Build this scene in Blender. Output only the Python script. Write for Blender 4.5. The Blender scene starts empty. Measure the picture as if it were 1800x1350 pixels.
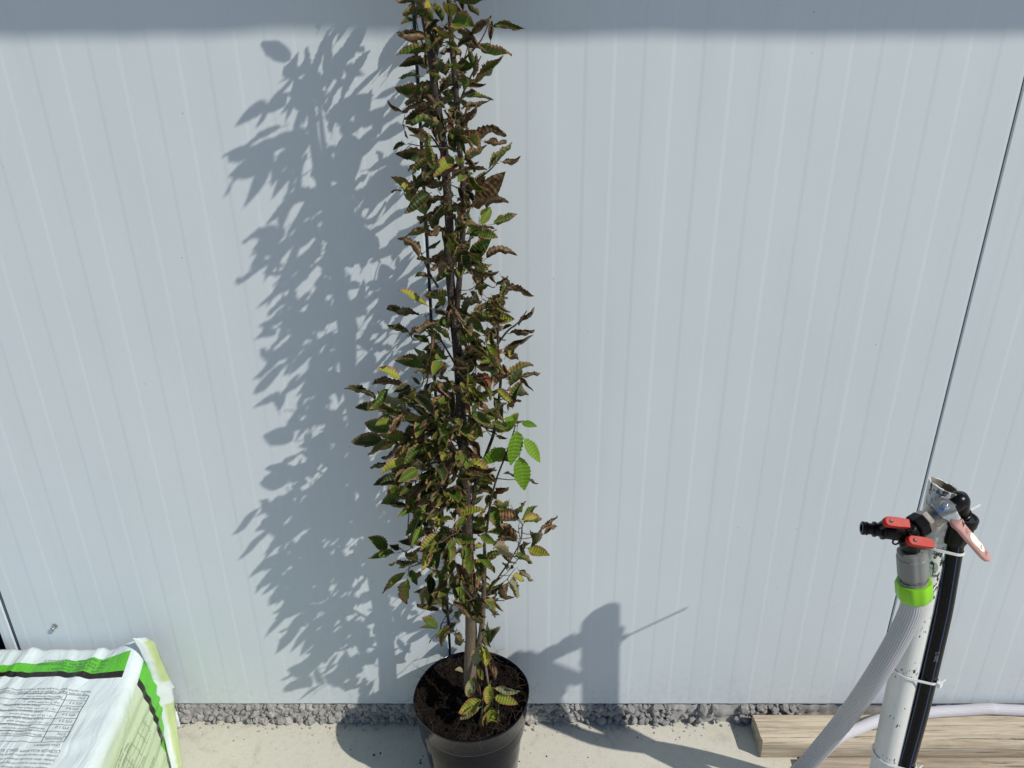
import bpy, bmesh, math, random
from mathutils import Vector, Matrix, noise

random.seed(11)
R = math.radians
scene = bpy.context.scene

# ------------------------------------------------------------------ camera
F, CX, CY = 1300.0, 932.0, 675.0
TH = math.atan(F / 2976.0)
D, H = 1.32, 1.476
cs, sn = math.cos(TH), math.sin(TH)
cam_d = bpy.data.cameras.new("camera")
cam = bpy.data.objects.new("camera", cam_d)
scene.collection.objects.link(cam)
cam.location = (0, -D, H)
cam.rotation_euler = (math.pi / 2 - TH, 0, 0)
cam_d.sensor_width = 36.0
cam_d.lens = F / 1800 * 36
cam_d.shift_x = -(CX - 900) / 1800
cam_d.clip_start = 0.02
cam_d.clip_end = 200
scene.camera = cam

# ------------------------------------------------------------------ light
SUN_EL, SUN_AZ = R(42.6), R(56.8)      # azimuth measured from the wall normal towards +x
world = bpy.data.worlds.new("World")
scene.world = world
world.use_nodes = True
wn = world.node_tree
bg = wn.nodes["Background"]
sky = wn.nodes.new("ShaderNodeTexSky")
sky.sky_type = 'NISHITA'
sky.sun_disc = False
sky.ozone_density = 5.0
sky.dust_density = 0.4
sky.sun_elevation = SUN_EL
sky.sun_rotation = math.atan2(math.sin(SUN_AZ), -math.cos(SUN_AZ))
wn.links.new(sky.outputs[0], bg.inputs[0])
bg.inputs[1].default_value = 0.085
sun_d = bpy.data.lights.new("sun", 'SUN')
sun_d.energy = 3.6
sun_d.angle = R(0.53)
sun_d.color = (1.0, 0.94, 0.84)
sun = bpy.data.objects.new("sun", sun_d)
scene.collection.objects.link(sun)
LDIR = Vector((-math.sin(SUN_AZ) * math.cos(SUN_EL), math.cos(SUN_AZ) * math.cos(SUN_EL), -math.sin(SUN_EL)))
sun.rotation_euler = LDIR.to_track_quat('-Z', 'Y').to_euler()
sun.location = (3, -3, 4)
vs = scene.view_settings
vs.view_transform = 'Standard'
vs.look = 'None'
vs.gamma = 1.0
vs.exposure = 0.06
vs.use_curve_mapping = False
scene.cycles.max_bounces = 6
scene.cycles.diffuse_bounces = 3
scene.cycles.glossy_bounces = 3
scene.cycles.transmission_bounces = 3
scene.cycles.caustics_reflective = False
scene.cycles.caustics_refractive = False

# ------------------------------------------------------------------ helpers
COL = scene.collection

def ray(px, py):
    u, v = px - CX, py - CY
    return (u, F * cs - v * sn, -(F * sn + v * cs))

def P(px, py, d):
    """world point seen in the photograph at (px, py) that stands d metres in front of the wall"""
    r = ray(px, py)
    k = (D - d) / r[1]
    return Vector((r[0] * k, -d, H + r[2] * k))

def GZ(px, py, z):
    """world point seen at (px, py) that lies at height z"""
    r = ray(px, py)
    k = (z - H) / r[2]
    return Vector((r[0] * k, -D + r[1] * k, z))

def empty(name, loc, label=None, cat=None, group=None, kind=None):
    o = bpy.data.objects.new(name, None)
    o.empty_display_size = 0.05
    o.location = loc
    COL.objects.link(o)
    return tag(o, label, cat, group, kind)

def tag(o, label=None, cat=None, group=None, kind=None):
    if label: o["label"] = label
    if cat: o["category"] = cat
    if group: o["group"] = group
    if kind: o["kind"] = kind
    return o

def adopt(o, parent):
    if parent is not None:
        o.parent = parent
        base = Vector(parent.location)
        if parent.parent is not None:
            base = base if parent.type == 'EMPTY' else Vector((0, 0, 0))
        if parent.type == 'EMPTY':
            o.matrix_parent_inverse = Matrix.Translation(-base)
    return o

def link_mesh(name, me, mat=None, parent=None, loc=None):
    o = bpy.data.objects.new(name, me)
    COL.objects.link(o)
    if mat is not None and len(me.materials) == 0:
        me.materials.append(mat)
    if loc is not None: o.location = loc
    return adopt(o, parent)

def mk(name, verts, faces, mat=None, parent=None, smooth=True, loc=None):
    me = bpy.data.meshes.new(name)
    me.from_pydata([tuple(v) for v in verts], [], faces)
    me.update()
    if smooth:
        me.polygons.foreach_set("use_smooth", [True] * len(me.polygons))
    return link_mesh(name, me, mat, parent, loc)

class MB:
    """collects shapes into one mesh"""
    def __init__(s):
        s.v, s.f = [], []
    def add(s, verts, faces):
        o = len(s.v)
        s.v += [tuple(v) for v in verts]
        s.f += [tuple(i + o for i in f) for f in faces]
        return s
    def build(s, name, mat, parent=None, smooth=True):
        return mk(name, s.v, s.f, mat, parent, smooth)

def frames(pts):
    n = len(pts)
    T = []
    for i in range(n):
        a = pts[max(0, i - 1)]; b = pts[min(n - 1, i + 1)]
        t = (b - a)
        T.append(t.normalized() if t.length > 1e-9 else Vector((0, 0, 1)))
    ref = Vector((0, 0, 1)) if abs(T[0].z) < 0.9 else Vector((1, 0, 0))
    N = (ref - T[0] * ref.dot(T[0])).normalized()
    out = []
    for t in T:
        N = (N - t * N.dot(t))
        N = N.normalized() if N.length > 1e-9 else t.orthogonal().normalized()
        out.append((t, N, t.cross(N)))
    return out

def tube(pts, radii, sides=8, cap=True, ribs=0, ribamp=0.0):
    pts = [Vector(p) for p in pts]
    if not isinstance(radii, (list, tuple)): radii = [radii] * len(pts)
    fr = frames(pts)
    v, f = [], []
    for p, r, (t, n, b) in zip(pts, radii, fr):
        for k in range(sides):
            a = 2 * math.pi * k / sides
            rr = r * (1 + (ribamp if (ribs and k % 2) else 0))
            v.append(p + (n * math.cos(a) + b * math.sin(a)) * rr)
    for i in range(len(pts) - 1):
        for k in range(sides):
            k2 = (k + 1) % sides
            f.append((i * sides + k, i * sides + k2, (i + 1) * sides + k2, (i + 1) * sides + k))
    if cap:
        f.append(tuple(range(sides - 1, -1, -1)))
        o = (len(pts) - 1) * sides
        f.append(tuple(o + k for k in range(sides)))
    return v, f

def smooth_path(pts, n=6):
    pts = [Vector(p) for p in pts]
    out = []
    for i in range(len(pts) - 1):
        p0 = pts[max(0, i - 1)]; p1 = pts[i]; p2 = pts[i + 1]; p3 = pts[min(len(pts) - 1, i + 2)]
        for k in range(n):
            t = k / n
            out.append(0.5 * ((2 * p1) + (p2 - p0) * t + (2 * p0 - 5 * p1 + 4 * p2 - p3) * t * t + (3 * p1 - p0 - 3 * p2 + p3) * t ** 3))
    out.append(pts[-1])
    return out

def lathe(profile, origin, axis, sides=32, ref=None, facet=None):
    """profile = [(distance along axis, radius)]; facet(k, i) scales the radius"""
    axis = Vector(axis).normalized()
    ref = Vector(ref) if ref else (Vector((0, 0, 1)) if abs(axis.z) < 0.9 else Vector((1, 0, 0)))
    n = (ref - axis * ref.dot(axis)).normalized(); b = axis.cross(n)
    origin = Vector(origin)
    v, f = [], []
    for i, (h, r) in enumerate(profile):
        for k in range(sides):
            a = 2 * math.pi * k / sides
            rr = r * (facet(k, i) if facet else 1)
            v.append(origin + axis * h + (n * math.cos(a) + b * math.sin(a)) * rr)
    for i in range(len(profile) - 1):
        for k in range(sides):
            k2 = (k + 1) % sides
            f.append((i * sides + k, i * sides + k2, (i + 1) * sides + k2, (i + 1) * sides + k))
    return v, f

def box(c, ex, ey, ez, sx, sy, sz):
    c = Vector(c); v = []
    for z in (-1, 1):
        for y in (-1, 1):
            for x in (-1, 1):
                v.append(c + ex * (x * sx / 2) + ey * (y * sy / 2) + ez * (z * sz / 2))
    return v, [(0, 2, 3, 1), (4, 5, 7, 6), (0, 1, 5, 4), (2, 6, 7, 3), (0, 4, 6, 2), (1, 3, 7, 5)]

def prism(outline, o, ex, ey, ez, thick, bevel=0.0):
    """outline in (ex, ey) extruded along ez with a small chamfer on the top rim"""
    n = len(outline)
    cx = sum(p[0] for p in outline) / n; cy = sum(p[1] for p in outline) / n
    def ring(h, ins):
        out = []
        for (x, y) in outline:
            dx, dy = x - cx, y - cy
            l = math.hypot(dx, dy) or 1
            out.append(o + ex * (x - dx / l * ins) + ey * (y - dy / l * ins) + ez * h)
        return out
    v = ring(0, bevel) + ring(bevel, 0) + ring(thick - bevel, 0) + ring(thick, bevel)
    f = [tuple(range(n - 1, -1, -1)), tuple(3 * n + k for k in range(n))]
    for r in range(3):
        for k in range(n):
            k2 = (k + 1) % n
            f.append((r * n + k, r * n + k2, (r + 1) * n + k2, (r + 1) * n + k))
    return v, f

def flat_shade_by_angle(o, ang=35):
    me = o.data
    me.polygons.foreach_set("use_smooth", [True] * len(me.polygons))
    try:
        me.set_sharp_from_angle(angle=R(ang))
    except Exception:
        pass
    return o

# ------------------------------------------------------------------ material helpers
class NT:
    def __init__(s, name):
        s.m = bpy.data.materials.new(name)
        s.m.use_nodes = True
        s.t = s.m.node_tree
        s.b = s.t.nodes["Principled BSDF"]
        s.out = s.t.nodes["Material Output"]
    def n(s, kind, **kw):
        nd = s.t.nodes.new(kind)
        for k, v in kw.items(): setattr(nd, k, v)
        return nd
    def l(s, a, b): s.t.links.new(a, b)
    def inp(s, sock, val):
        if hasattr(val, "is_linked") or isinstance(val, bpy.types.NodeSocket): s.l(val, sock)
        else: sock.default_value = val
    def math(s, op, a, b=None, c=None, clamp=False):
        nd = s.n("ShaderNodeMath", operation=op); nd.use_clamp = clamp
        s.inp(nd.inputs[0], a)
        if b is not None: s.inp(nd.inputs[1], b)
        if c is not None: s.inp(nd.inputs[2], c)
        return nd.outputs[0]
    def step(s, x, lo, hi):
        nd = s.n("ShaderNodeMapRange"); nd.interpolation_type = 'SMOOTHSTEP'
        s.inp(nd.inputs[0], x); s.inp(nd.inputs[1], lo); s.inp(nd.inputs[2], hi)
        return nd.outputs[0]
    def mix(s, fac, a, b, blend='MIX'):
        nd = s.n("ShaderNodeMix", data_type='RGBA', blend_type=blend)
        s.inp(nd.inputs[0], fac)
        s.inp(nd.inputs[6], a if not isinstance(a, tuple) else (*a, 1.0)[:4])
        s.inp(nd.inputs[7], b if not isinstance(b, tuple) else (*b, 1.0)[:4])
        return nd.outputs[2]
    def noise(s, scale, detail=4, rough=0.55, vec=None, dist=0.0):
        nd = s.n("ShaderNodeTexNoise")
        nd.inputs["Scale"].default_value = scale
        nd.inputs["Detail"].default_value = detail
        nd.inputs["Roughness"].default_value = rough
        nd.inputs["Distortion"].default_value = dist
        if vec is not None: s.l(vec, nd.inputs["Vector"])
        return nd.outputs["Fac"]
    def voro(s, scale, vec=None, feature='F1', out="Distance"):
        nd = s.n("ShaderNodeTexVoronoi", feature=feature)
        nd.inputs["Scale"].default_value = scale
        if vec is not None: s.l(vec, nd.inputs["Vector"])
        return nd.outputs[out]
    def pos(s): return s.n("ShaderNodeNewGeometry").outputs["Position"]
    def objc(s): return s.n("ShaderNodeTexCoord").outputs["Object"]
    def scalev(s, vec, sc):
        nd = s.n("ShaderNodeMapping"); nd.inputs["Scale"].default_value = sc
        s.l(vec, nd.inputs["Vector"]); return nd.outputs[0]
    def bump(s, h, strength=0.3, dist=0.01):
        nd = s.n("ShaderNodeBump")
        nd.inputs["Strength"].default_value = strength
        nd.inputs["Distance"].default_value = dist
        s.l(h, nd.inputs["Height"])
        s.l(nd.outputs[0], s.b.inputs["Normal"])
        return nd.outputs[0]
    def set(s, col=None, rough=None, metal=None, spec=None):
        if col is not None: s.inp(s.b.inputs["Base Color"], (*col, 1.0)[:4] if isinstance(col, tuple) else col)
        if rough is not None: s.inp(s.b.inputs["Roughness"], rough)
        if metal is not None: s.inp(s.b.inputs["Metallic"], metal)
        if spec is not None: s.inp(s.b.inputs["Specular IOR Level"], spec)
        return s.m

def simple(name, col, rough=0.5, metal=0.0, spec=0.5, var=0.12, scale=60.0, bump=0.0, dirt=None):
    t = NT(name)
    p = t.pos()
    nz = t.noise(scale, 5, 0.6, p)
    c = t.mix(nz, tuple(x * (1 - var) for x in col), tuple(min(1, x * (1 + var)) for x in col))
    if dirt:
        d = t.step(t.noise(scale * 0.45, 6, 0.7, p), dirt[1], dirt[1] + 0.12)
        c = t.mix(t.math('MULTIPLY', d, dirt[2]), c, dirt[0])
    t.set(c, rough, metal, spec)
    rr = t.math('MULTIPLY_ADD', nz, 0.18, rough - 0.09)
    t.l(rr, t.b.inputs["Roughness"])
    if bump: t.bump(nz, 0.5, bump)
    return t.m

# ---- wall paint
def mat_wall():
    t = NT("panel_paint")
    p = t.pos()
    big = t.noise(1.6, 3, 0.5, p)
    streak = t.noise(1.0, 5, 0.6, t.scalev(p, (22, 22, 0.7)))
    c = t.mix(big, (0.540, 0.602, 0.648), (0.580, 0.634, 0.670))
    c = t.mix(t.math('MULTIPLY', t.step(streak, 0.52, 0.8), 0.16), c, (0.42, 0.48, 0.49))
    # scattered specks of dirt
    sp = t.voro(26, p)
    keep = t.step(t.noise(9, 2, 0.5, p), 0.50, 0.54)
    speck = t.math('MULTIPLY', t.math('SUBTRACT', 1.0, t.step(sp, 0.02, 0.045)), keep)
    c = t.mix(t.math('MULTIPLY', speck, 0.55), c, (0.16, 0.14, 0.12))
    rub = t.math('MULTIPLY', t.step(t.noise(1, 4, 0.7, t.scalev(p, (60, 60, 9)), 1.0), 0.66, 0.72), t.step(t.noise(3.2, 3, 0.5, p), 0.52, 0.64))
    c = t.mix(t.math('MULTIPLY', rub, 0.22), c, (0.36, 0.38, 0.38))
    # splash dirt along the foot of the panels
    z = t.n("ShaderNodeSeparateXYZ"); t.l(p, z.inputs[0])
    low = t.math('SUBTRACT', 1.0, t.step(z.outputs[2], 0.05, 0.22))
    sd = t.math('MULTIPLY', low, t.step(t.noise(55, 6, 0.7, p), 0.45, 0.75))
    c = t.mix(t.math('MULTIPLY', sd, 0.45), c, (0.42, 0.40, 0.36))
    t.set(c, 0.42, 0.0, 0.42)
    wav = t.noise(2.2, 2, 0.5, t.scalev(p, (1.5, 1.5, 0.8)))
    fine = t.noise(420, 3, 0.6, p)
    h = t.math('ADD', t.math('MULTIPLY', wav, 1.0), t.math('MULTIPLY', fine, 0.004))
    t.bump(h, 0.5, 0.012)
    return t.m

def mat_concrete(name, a, b, stain, rough=0.85):
    t = NT(name)
    p = t.pos()
    n1 = t.noise(5, 5, 0.6, p); n2 = t.noise(60, 6, 0.7, p); n3 = t.noise(14, 6, 0.65, p, 0.6)
    c = t.mix(n1, a, b)
    c = t.mix(t.math('MULTIPLY', t.step(n2, 0.5, 0.72), 0.30), c, tuple(x * 0.72 for x in a))
    c = t.mix(t.math('MULTIPLY', t.step(n3, 0.56, 0.72), 0.55), c, stain)
    gr = t.voro(330, p)
    c = t.mix(t.math('MULTIPLY', t.math('SUBTRACT', 1, t.step(gr, 0.10, 0.30)), t.math('MULTIPLY', t.step(t.noise(30, 3, 0.6, p), 0.5, 0.66), 0.7)), c, (0.13, 0.115, 0.095))
    t.set(c, rough, 0, 0.25)
    h = t.math('ADD', t.math('MULTIPLY', n2, 0.6), t.math('MULTIPLY', t.noise(220, 4, 0.7, p), 0.5))
    t.bump(h, 0.45, 0.004)
    return t.m

def mat_stone():
    t = NT("crumbled_concrete")
    p = t.pos()
    oi = t.n("ShaderNodeObjectInfo").outputs["Random"]
    c = t.mix(oi, (0.33, 0.325, 0.32), (0.50, 0.485, 0.46))
    n2 = t.noise(150, 6, 0.75, p)
    c = t.mix(t.math('MULTIPLY', t.step(n2, 0.5, 0.75), 0.6), c, (0.15, 0.145, 0.14))
    t.set(c, 0.92, 0, 0.2)
    t.bump(t.noise(260, 6, 0.75, p), 0.9, 0.006)
    return t.m

def mat_wood(name, a, b, dark):
    t = NT(name)
    p = t.objc()
    g = t.noise(1.0, 6, 0.65, t.scalev(p, (5, 110, 110)), 0.6)
    w = t.noise(1.0, 4, 0.6, t.scalev(p, (2.2, 24, 24)), 1.2)
    c = t.mix(t.step(g, 0.36, 0.64), a, b)
    c = t.mix(t.math('MULTIPLY', t.step(w, 0.50, 0.70), 0.55), c, dark)
    c = t.mix(t.math('MULTIPLY', t.step(t.noise(1.0, 3, 0.6, t.scalev(p, (1.4, 14, 14)), 0.5), 0.5, 0.68), 0.55), c, (0.34, 0.32, 0.29))
    crack = t.step(t.noise(1.0, 5, 0.7, t.scalev(p, (3.0, 190, 190)), 0.4), 0.60, 0.66)
    c = t.mix(t.math('MULTIPLY', crack, 0.8), c, (0.07, 0.055, 0.04))
    spots = t.step(t.noise(70, 4, 0.7, p), 0.66, 0.74)
    c = t.mix(t.math('MULTIPLY', spots, 0.6), c, (0.10, 0.09, 0.075))
    t.set(c, 0.86, 0, 0.2)
    t.bump(t.math('SUBTRACT', t.math('MULTIPLY', g, 0.6), t.math('MULTIPLY', crack, 0.8)), 0.8, 0.004)
    return t.m

def mat_leaf(name, ca, cb, ed, rim, amount, vein, trans=0.10):
    """ca..cb blade colours, ed dead tissue, rim dark crisp border; amount = how far the dying reaches in"""
    t = NT(name)
    uv = t.n("ShaderNodeUVMap"); uv.uv_map = "UVMap"
    s = t.n("ShaderNodeSeparateXYZ"); t.l(uv.outputs[0], s.inputs[0])
    u, v = s.outputs[0], s.outputs[1]
    at = t.n("ShaderNodeAttribute"); at.attribute_name = "rnd"
    oi = t.n("ShaderNodeObjectInfo").outputs["Random"]
    rnd = t.math('FRACT', t.math('ADD', oi, at.outputs["Fac"]))
    rnd2 = t.math('FRACT', t.math('MULTIPLY', rnd, 7.31))
    av = t.math('ABSOLUTE', t.math('MULTIPLY_ADD', v, 2.0, -1.0))
    comb = t.n("ShaderNodeCombineXYZ"); t.l(u, comb.inputs[0]); t.l(t.math('MULTIPLY', v, 0.6), comb.inputs[1]); t.l(t.math('MULTIPLY', rnd, 40.0), comb.inputs[2])
    nz = t.noise(6.0, 5, 0.65, comb.outputs[0])
    nz2 = t.noise(24.0, 4, 0.65, comb.outputs[0])
    blade = t.mix(t.math('ADD', t.math('MULTIPLY', rnd2, 0.7), t.math('MULTIPLY', nz, 0.4)), ca, cb)
    # side veins (constant u on the sheared blade) and midrib
    vs_ = t.math('ABSOLUTE', t.math('SINE', t.math('MULTIPLY', u, math.pi * 9.0)))
    vline = t.math('SUBTRACT', 1.0, t.step(vs_, 0.08, 0.42))
    mid = t.math('SUBTRACT', 1.0, t.step(av, 0.03, 0.10))
    vm = t.math('MAXIMUM', t.math('MULTIPLY', vline, 0.55), mid)
    blade = t.mix(t.math('MULTIPLY', vm, 0.45), blade, vein)
    edge = t.math('MAXIMUM', av, t.step(u, 0.55, 1.05))
    e2 = t.math('ADD', edge, t.math('MULTIPLY_ADD', nz, 0.9, -0.45))
    lim = t.math('SUBTRACT', 1.02 - amount, t.math('MULTIPLY', rnd, amount * 0.55))
    dead = t.step(e2, lim, t.math('ADD', lim, 0.16))
    edc = t.mix(nz2, ed, tuple(x * 0.5 for x in ed))
    c = t.mix(dead, blade, edc)
    lim2 = t.math('ADD', lim, 0.30)
    c = t.mix(t.math('MULTIPLY', t.step(e2, lim2, t.math('ADD', lim2, 0.15)), 0.75), c, rim)
    # the lower side is paler and duller
    bf = t.n("ShaderNodeNewGeometry").outputs["Backfacing"]
    c = t.mix(t.math('MULTIPLY', bf, 0.25), c, (0.075, 0.08, 0.04))
    t.set(c, 0.50, 0, 0.24)
    t.bump(t.math('ADD', t.math('MULTIPLY', vs_, 1.0), t.math('MULTIPLY', nz2, 0.5)), 0.35, 0.004)
    tr = t.n("ShaderNodeBsdfTranslucent")
    t.l(t.mix(1.0, c, (1.25, 1.3, 0.55), 'MULTIPLY'), tr.inputs[0])
    ms = t.n("ShaderNodeMixShader")
    ms.inputs[0].default_value = trans
    t.l(t.b.outputs[0], ms.inputs[1]); t.l(tr.outputs[0], ms.inputs[2])
    t.l(ms.outputs[0], t.out.inputs[0])
    return t.m

def mat_bark():
    t = NT("grey_brown_bark")
    p = t.pos()
    g = t.noise(1, 5, 0.65, t.scalev(p, (90, 90, 26)))
    c = t.mix(g, (0.018, 0.014, 0.012), (0.060, 0.047, 0.038))
    z = t.n("ShaderNodeSeparateXYZ"); t.l(p, z.inputs[0])
    old = t.math('SUBTRACT', 1, t.step(z.outputs[2], 0.28, 0.75))
    c = t.mix(t.math('MULTIPLY', old, 0.75), c, t.mix(g, (0.12, 0.095, 0.065), (0.27, 0.215, 0.15)))
    lent = t.math('SUBTRACT', 1, t.step(t.voro(260, t.scalev(p, (1, 1, 0.6))), 0.16, 0.30))
    c = t.mix(t.math('MULTIPLY', lent, 0.55), c, (0.32, 0.27, 0.21))
    t.set(c, 0.75, 0, 0.3)
    t.bump(t.math('ADD', g, lent), 0.6, 0.003)
    return t.m

def mat_soil():
    t = NT("peat_soil")
    p = t.pos()
    n1 = t.noise(90, 7, 0.75, p); n2 = t.noise(24, 5, 0.6, p)
    c = t.mix(n2, (0.007, 0.0055, 0.0045), (0.026, 0.019, 0.015))
    c = t.mix(t.math('MULTIPLY', t.step(n1, 0.52, 0.72), 0.75), c, (0.085, 0.060, 0.045))
    t.set(c, 0.95, 0, 0.12)
    t.bump(t.math('ADD', n1, t.noise(300, 5, 0.75, p)), 1.0, 0.012)
    return t.m

def mat_postpaint():
    t = NT("chipped_white_paint")
    p = t.pos()
    z = t.n("ShaderNodeSeparateXYZ"); t.l(p, z.inputs[0])
    base = t.mix(t.noise(14, 4, 0.6, p), (0.60, 0.62, 0.60), (0.74, 0.75, 0.73))
    scr = t.step(t.noise(1, 5, 0.7, t.scalev(p, (70, 70, 7))), 0.58, 0.72)
    base = t.mix(t.math('MULTIPLY', scr, 0.25), base, (0.38, 0.36, 0.31))
    top = t.step(z.outputs[2], 0.55, 0.80)
    th = t.math('MULTIPLY_ADD', top, -0.070, 0.605)
    nn = t.noise(170, 3, 0.55, t.scalev(p, (1, 1, 0.55)))
    chip = t.step(nn, th, t.math('ADD', th, 0.02))
    clump = t.step(t.noise(22, 2, 0.5, p), t.math('MULTIPLY_ADD', top, -0.30, 0.51), 0.58)
    chip = t.math('MULTIPLY', chip, clump)
    c = t.mix(chip, base, (0.035, 0.033, 0.03))
    t.set(c, 0.45, 0, 0.4)
    t.bump(t.math('SUBTRACT', t.noise(200, 3, 0.6, p), t.math('MULTIPLY', chip, 0.8)), 0.3, 0.001)
    return t.m

def mat_bag():
    """printed film: uv.x = metres from the top edge (negative on top, positive down the side), uv.y = metres from the wall"""
    t = NT("printed_bag_film")
    uv = t.n("ShaderNodeUVMap"); uv.uv_map = "UVMap"
    s = t.n("ShaderNodeSeparateXYZ"); t.l(uv.outputs[0], s.inputs[0])
    a, d = s.outputs[0], s.outputs[1]
    white = t.mix(t.noise(7, 4, 0.6, t.pos()), (0.69, 0.80, 0.82), (0.75, 0.83, 0.84))
    side = t.step(a, 0.010, 0.055)
    fade = t.math('MULTIPLY', side, t.step(d, 0.09, 0.12))
    c = t.mix(fade, white, (0.56, 0.69, 0.45))
    # green band, its edge on the wall side runs a little askew on top
    far = t.math('SUBTRACT', 0.052, t.math('MULTIPLY', t.math('MINIMUM', a, 0.0), 0.10))
    gb = t.math('MULTIPLY', t.math('GREATER_THAN', d, far), t.math('LESS_THAN', d, t.math('MULTIPLY_ADD', t.math('GREATER_THAN', a, 0.222), 0.010, 0.101)))
    edgew = t.math('GREATER_THAN', t.math('ABSOLUTE', t.math('SUBTRACT', a, 0.016)), 0.018)
    gb = t.math('MULTIPLY', gb, edgew)
    c = t.mix(gb, c, t.mix(t.noise(9, 3, 0.5, t.pos()), (0.10, 0.50, 0.035), (0.14, 0.56, 0.045)))
    bb = t.math('MULTIPLY', t.math('GREATER_THAN', d, 0.101), t.math('LESS_THAN', d, 0.117))
    bb = t.math('MULTIPLY', t.math('MULTIPLY', bb, edgew), t.math('LESS_THAN', a, 0.222))
    scuff = t.step(t.noise(1, 4, 0.7, t.scalev(t.pos(), (160, 40, 40))), 0.66, 0.72)
    c = t.mix(bb, c, t.mix(scuff, (0.018, 0.014, 0.013), (0.13, 0.10, 0.08)))
    smear = t.step(t.noise(40, 6, 0.75, t.pos()), 0.64, 0.76)
    c = t.mix(t.math('MULTIPLY', smear, 0.18), c, (0.35, 0.28, 0.22))
    t.set(c, 0.29, 0, 0.45)
    wr = t.math('ABSOLUTE', t.math('SUBTRACT', t.noise(1, 3, 0.55, t.scalev(t.pos(), (16, 6, 14)), 1.2), 0.5))
    t.bump(t.math('ADD', wr, t.math('MULTIPLY', t.noise(90, 4, 0.6, t.pos()), 0.10)), 0.6, 0.012)
    tr = t.n("ShaderNodeBsdfTranslucent"); t.l(c, tr.inputs[0])
    ms = t.n("ShaderNodeMixShader"); ms.inputs[0].default_value = 0.10
    t.l(t.b.outputs[0], ms.inputs[1]); t.l(tr.outputs[0], ms.inputs[2]); t.l(ms.outputs[0], t.out.inputs[0])
    return t.m

def mat_flap():
    t = NT("seal_film")
    uv = t.n("ShaderNodeUVMap"); uv.uv_map = "UVMap"
    s = t.n("ShaderNodeSeparateXYZ"); t.l(uv.outputs[0], s.inputs[0])
    v, u = s.outputs[1], s.outputs[0]
    w = (0.72, 0.80, 0.80)
    y1 = t.math('MULTIPLY', t.step(v, 0.03, 0.05), t.math('SUBTRACT', 1, t.step(v, 0.29, 0.31)))
    y2 = t.step(v, 0.585, 0.60)
    y = t.math('MULTIPLY', t.math('MAXIMUM', y1, y2), t.math('MULTIPLY', t.step(u, 0.25, 0.60), t.math('MULTIPLY_ADD', u, -0.3, 1.0)))
    c = t.mix(y, w, (0.50, 0.62, 0.20))
    t.set(c, 0.4, 0, 0.4)
    t.bump(t.noise(1, 4, 0.6, t.scalev(t.pos(), (60, 60, 14)), 0.7), 0.4, 0.006)
    tr = t.n("ShaderNodeBsdfTranslucent"); t.l(c, tr.inputs[0])
    ms = t.n("ShaderNodeMixShader"); ms.inputs[0].default_value = 0.25
    t.l(t.b.outputs[0], ms.inputs[1]); t.l(tr.outputs[0], ms.inputs[2]); t.l(ms.outputs[0], t.out.inputs[0])
    return t.m

def mat_pot():
    t = NT("black_pot_plastic")
    p = t.pos()
    dust = t.step(t.noise(18, 6, 0.7, p), 0.5, 0.8)
    c = t.mix(t.math('MULTIPLY', dust, 0.14), (0.0020, 0.0030, 0.0070), (0.024, 0.022, 0.022))
    t.set(c, t.math('MULTIPLY_ADD', dust, 0.14, 0.09), 0, 0.13)
    t.bump(t.noise(40, 4, 0.6, p), 0.15, 0.004)
    return t.m

def mat_blackpipe():
    t = NT("black_polyethylene")
    p = t.objc()
    dust = t.step(t.noise(30, 5, 0.7, p), 0.52, 0.8)
    c = t.mix(t.math('MULTIPLY', dust, 0.18), (0.0025, 0.003, 0.0045), (0.025, 0.025, 0.032))
    t.set(c, t.math('MULTIPLY_ADD', dust, 0.20, 0.22), 0, 0.16)
    return t.m

M = {}
M['wall'] = mat_wall()
M['gap'] = simple("joint_gasket", (0.05, 0.065, 0.075), 0.6, var=0.3)
M['ground'] = mat_concrete("pale_concrete", (0.54, 0.53, 0.46), (0.63, 0.61, 0.53), (0.41, 0.385, 0.32))
M['stone'] = mat_stone()
M['mortar'] = mat_concrete("rough_mortar", (0.30, 0.295, 0.29), (0.42, 0.41, 0.395), (0.20, 0.195, 0.19), 0.95)
M['eave'] = simple("eave_sheet", (0.45, 0.46, 0.47), 0.5)
M['darkdoor'] = simple("dark_void_paint", (0.012, 0.012, 0.014), 0.6)
M['bark'] = mat_bark()
M['soil'] = mat_soil()
M['pot'] = mat_pot()
M['root'] = simple("dry_root", (0.075, 0.045, 0.030), 0.9, var=0.4, scale=200)
M['twig'] = simple("twig_bark", (0.075, 0.052, 0.038), 0.8, var=0.5, scale=160)
M['post'] = mat_postpaint()
M['grime'] = simple("grimy_pipe_bore", (0.26, 0.23, 0.18), 0.9, var=0.5, scale=90)
M['bpipe'] = mat_blackpipe()
M['bplastic'] = simple("black_moulded_plastic", (0.0035, 0.0035, 0.004), 0.26, spec=0.20, var=0.3)
M['blue'] = simple("blue_pipe_stripe", (0.010, 0.030, 0.085), 0.35)
M['print'] = simple("pale_pipe_print", (0.22, 0.23, 0.24), 0.6)
M['chrome'] = simple("bright_steel", (0.62, 0.63, 0.64), 0.20, metal=1.0, var=0.05)
M['brassnickel'] = simple("dull_nickel_valve", (0.36, 0.33, 0.29), 0.38, metal=0.85, var=0.3, scale=90, dirt=((0.10, 0.085, 0.07), 0.55, 0.6))
M['grip'] = simple("faded_red_vinyl", (0.50, 0.27, 0.245), 0.45, var=0.22, scale=80, dirt=((0.40, 0.17, 0.09), 0.62, 0.6))
M['sticker'] = simple("worn_paper_patch", (0.72, 0.70, 0.64), 0.8, var=0.1, scale=120)
M['ink'] = simple("faint_ink", (0.22, 0.13, 0.14), 0.8)
M['red'] = simple("red_lever_plastic", (0.44, 0.016, 0.009), 0.48, spec=0.22, var=0.08)
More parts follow.
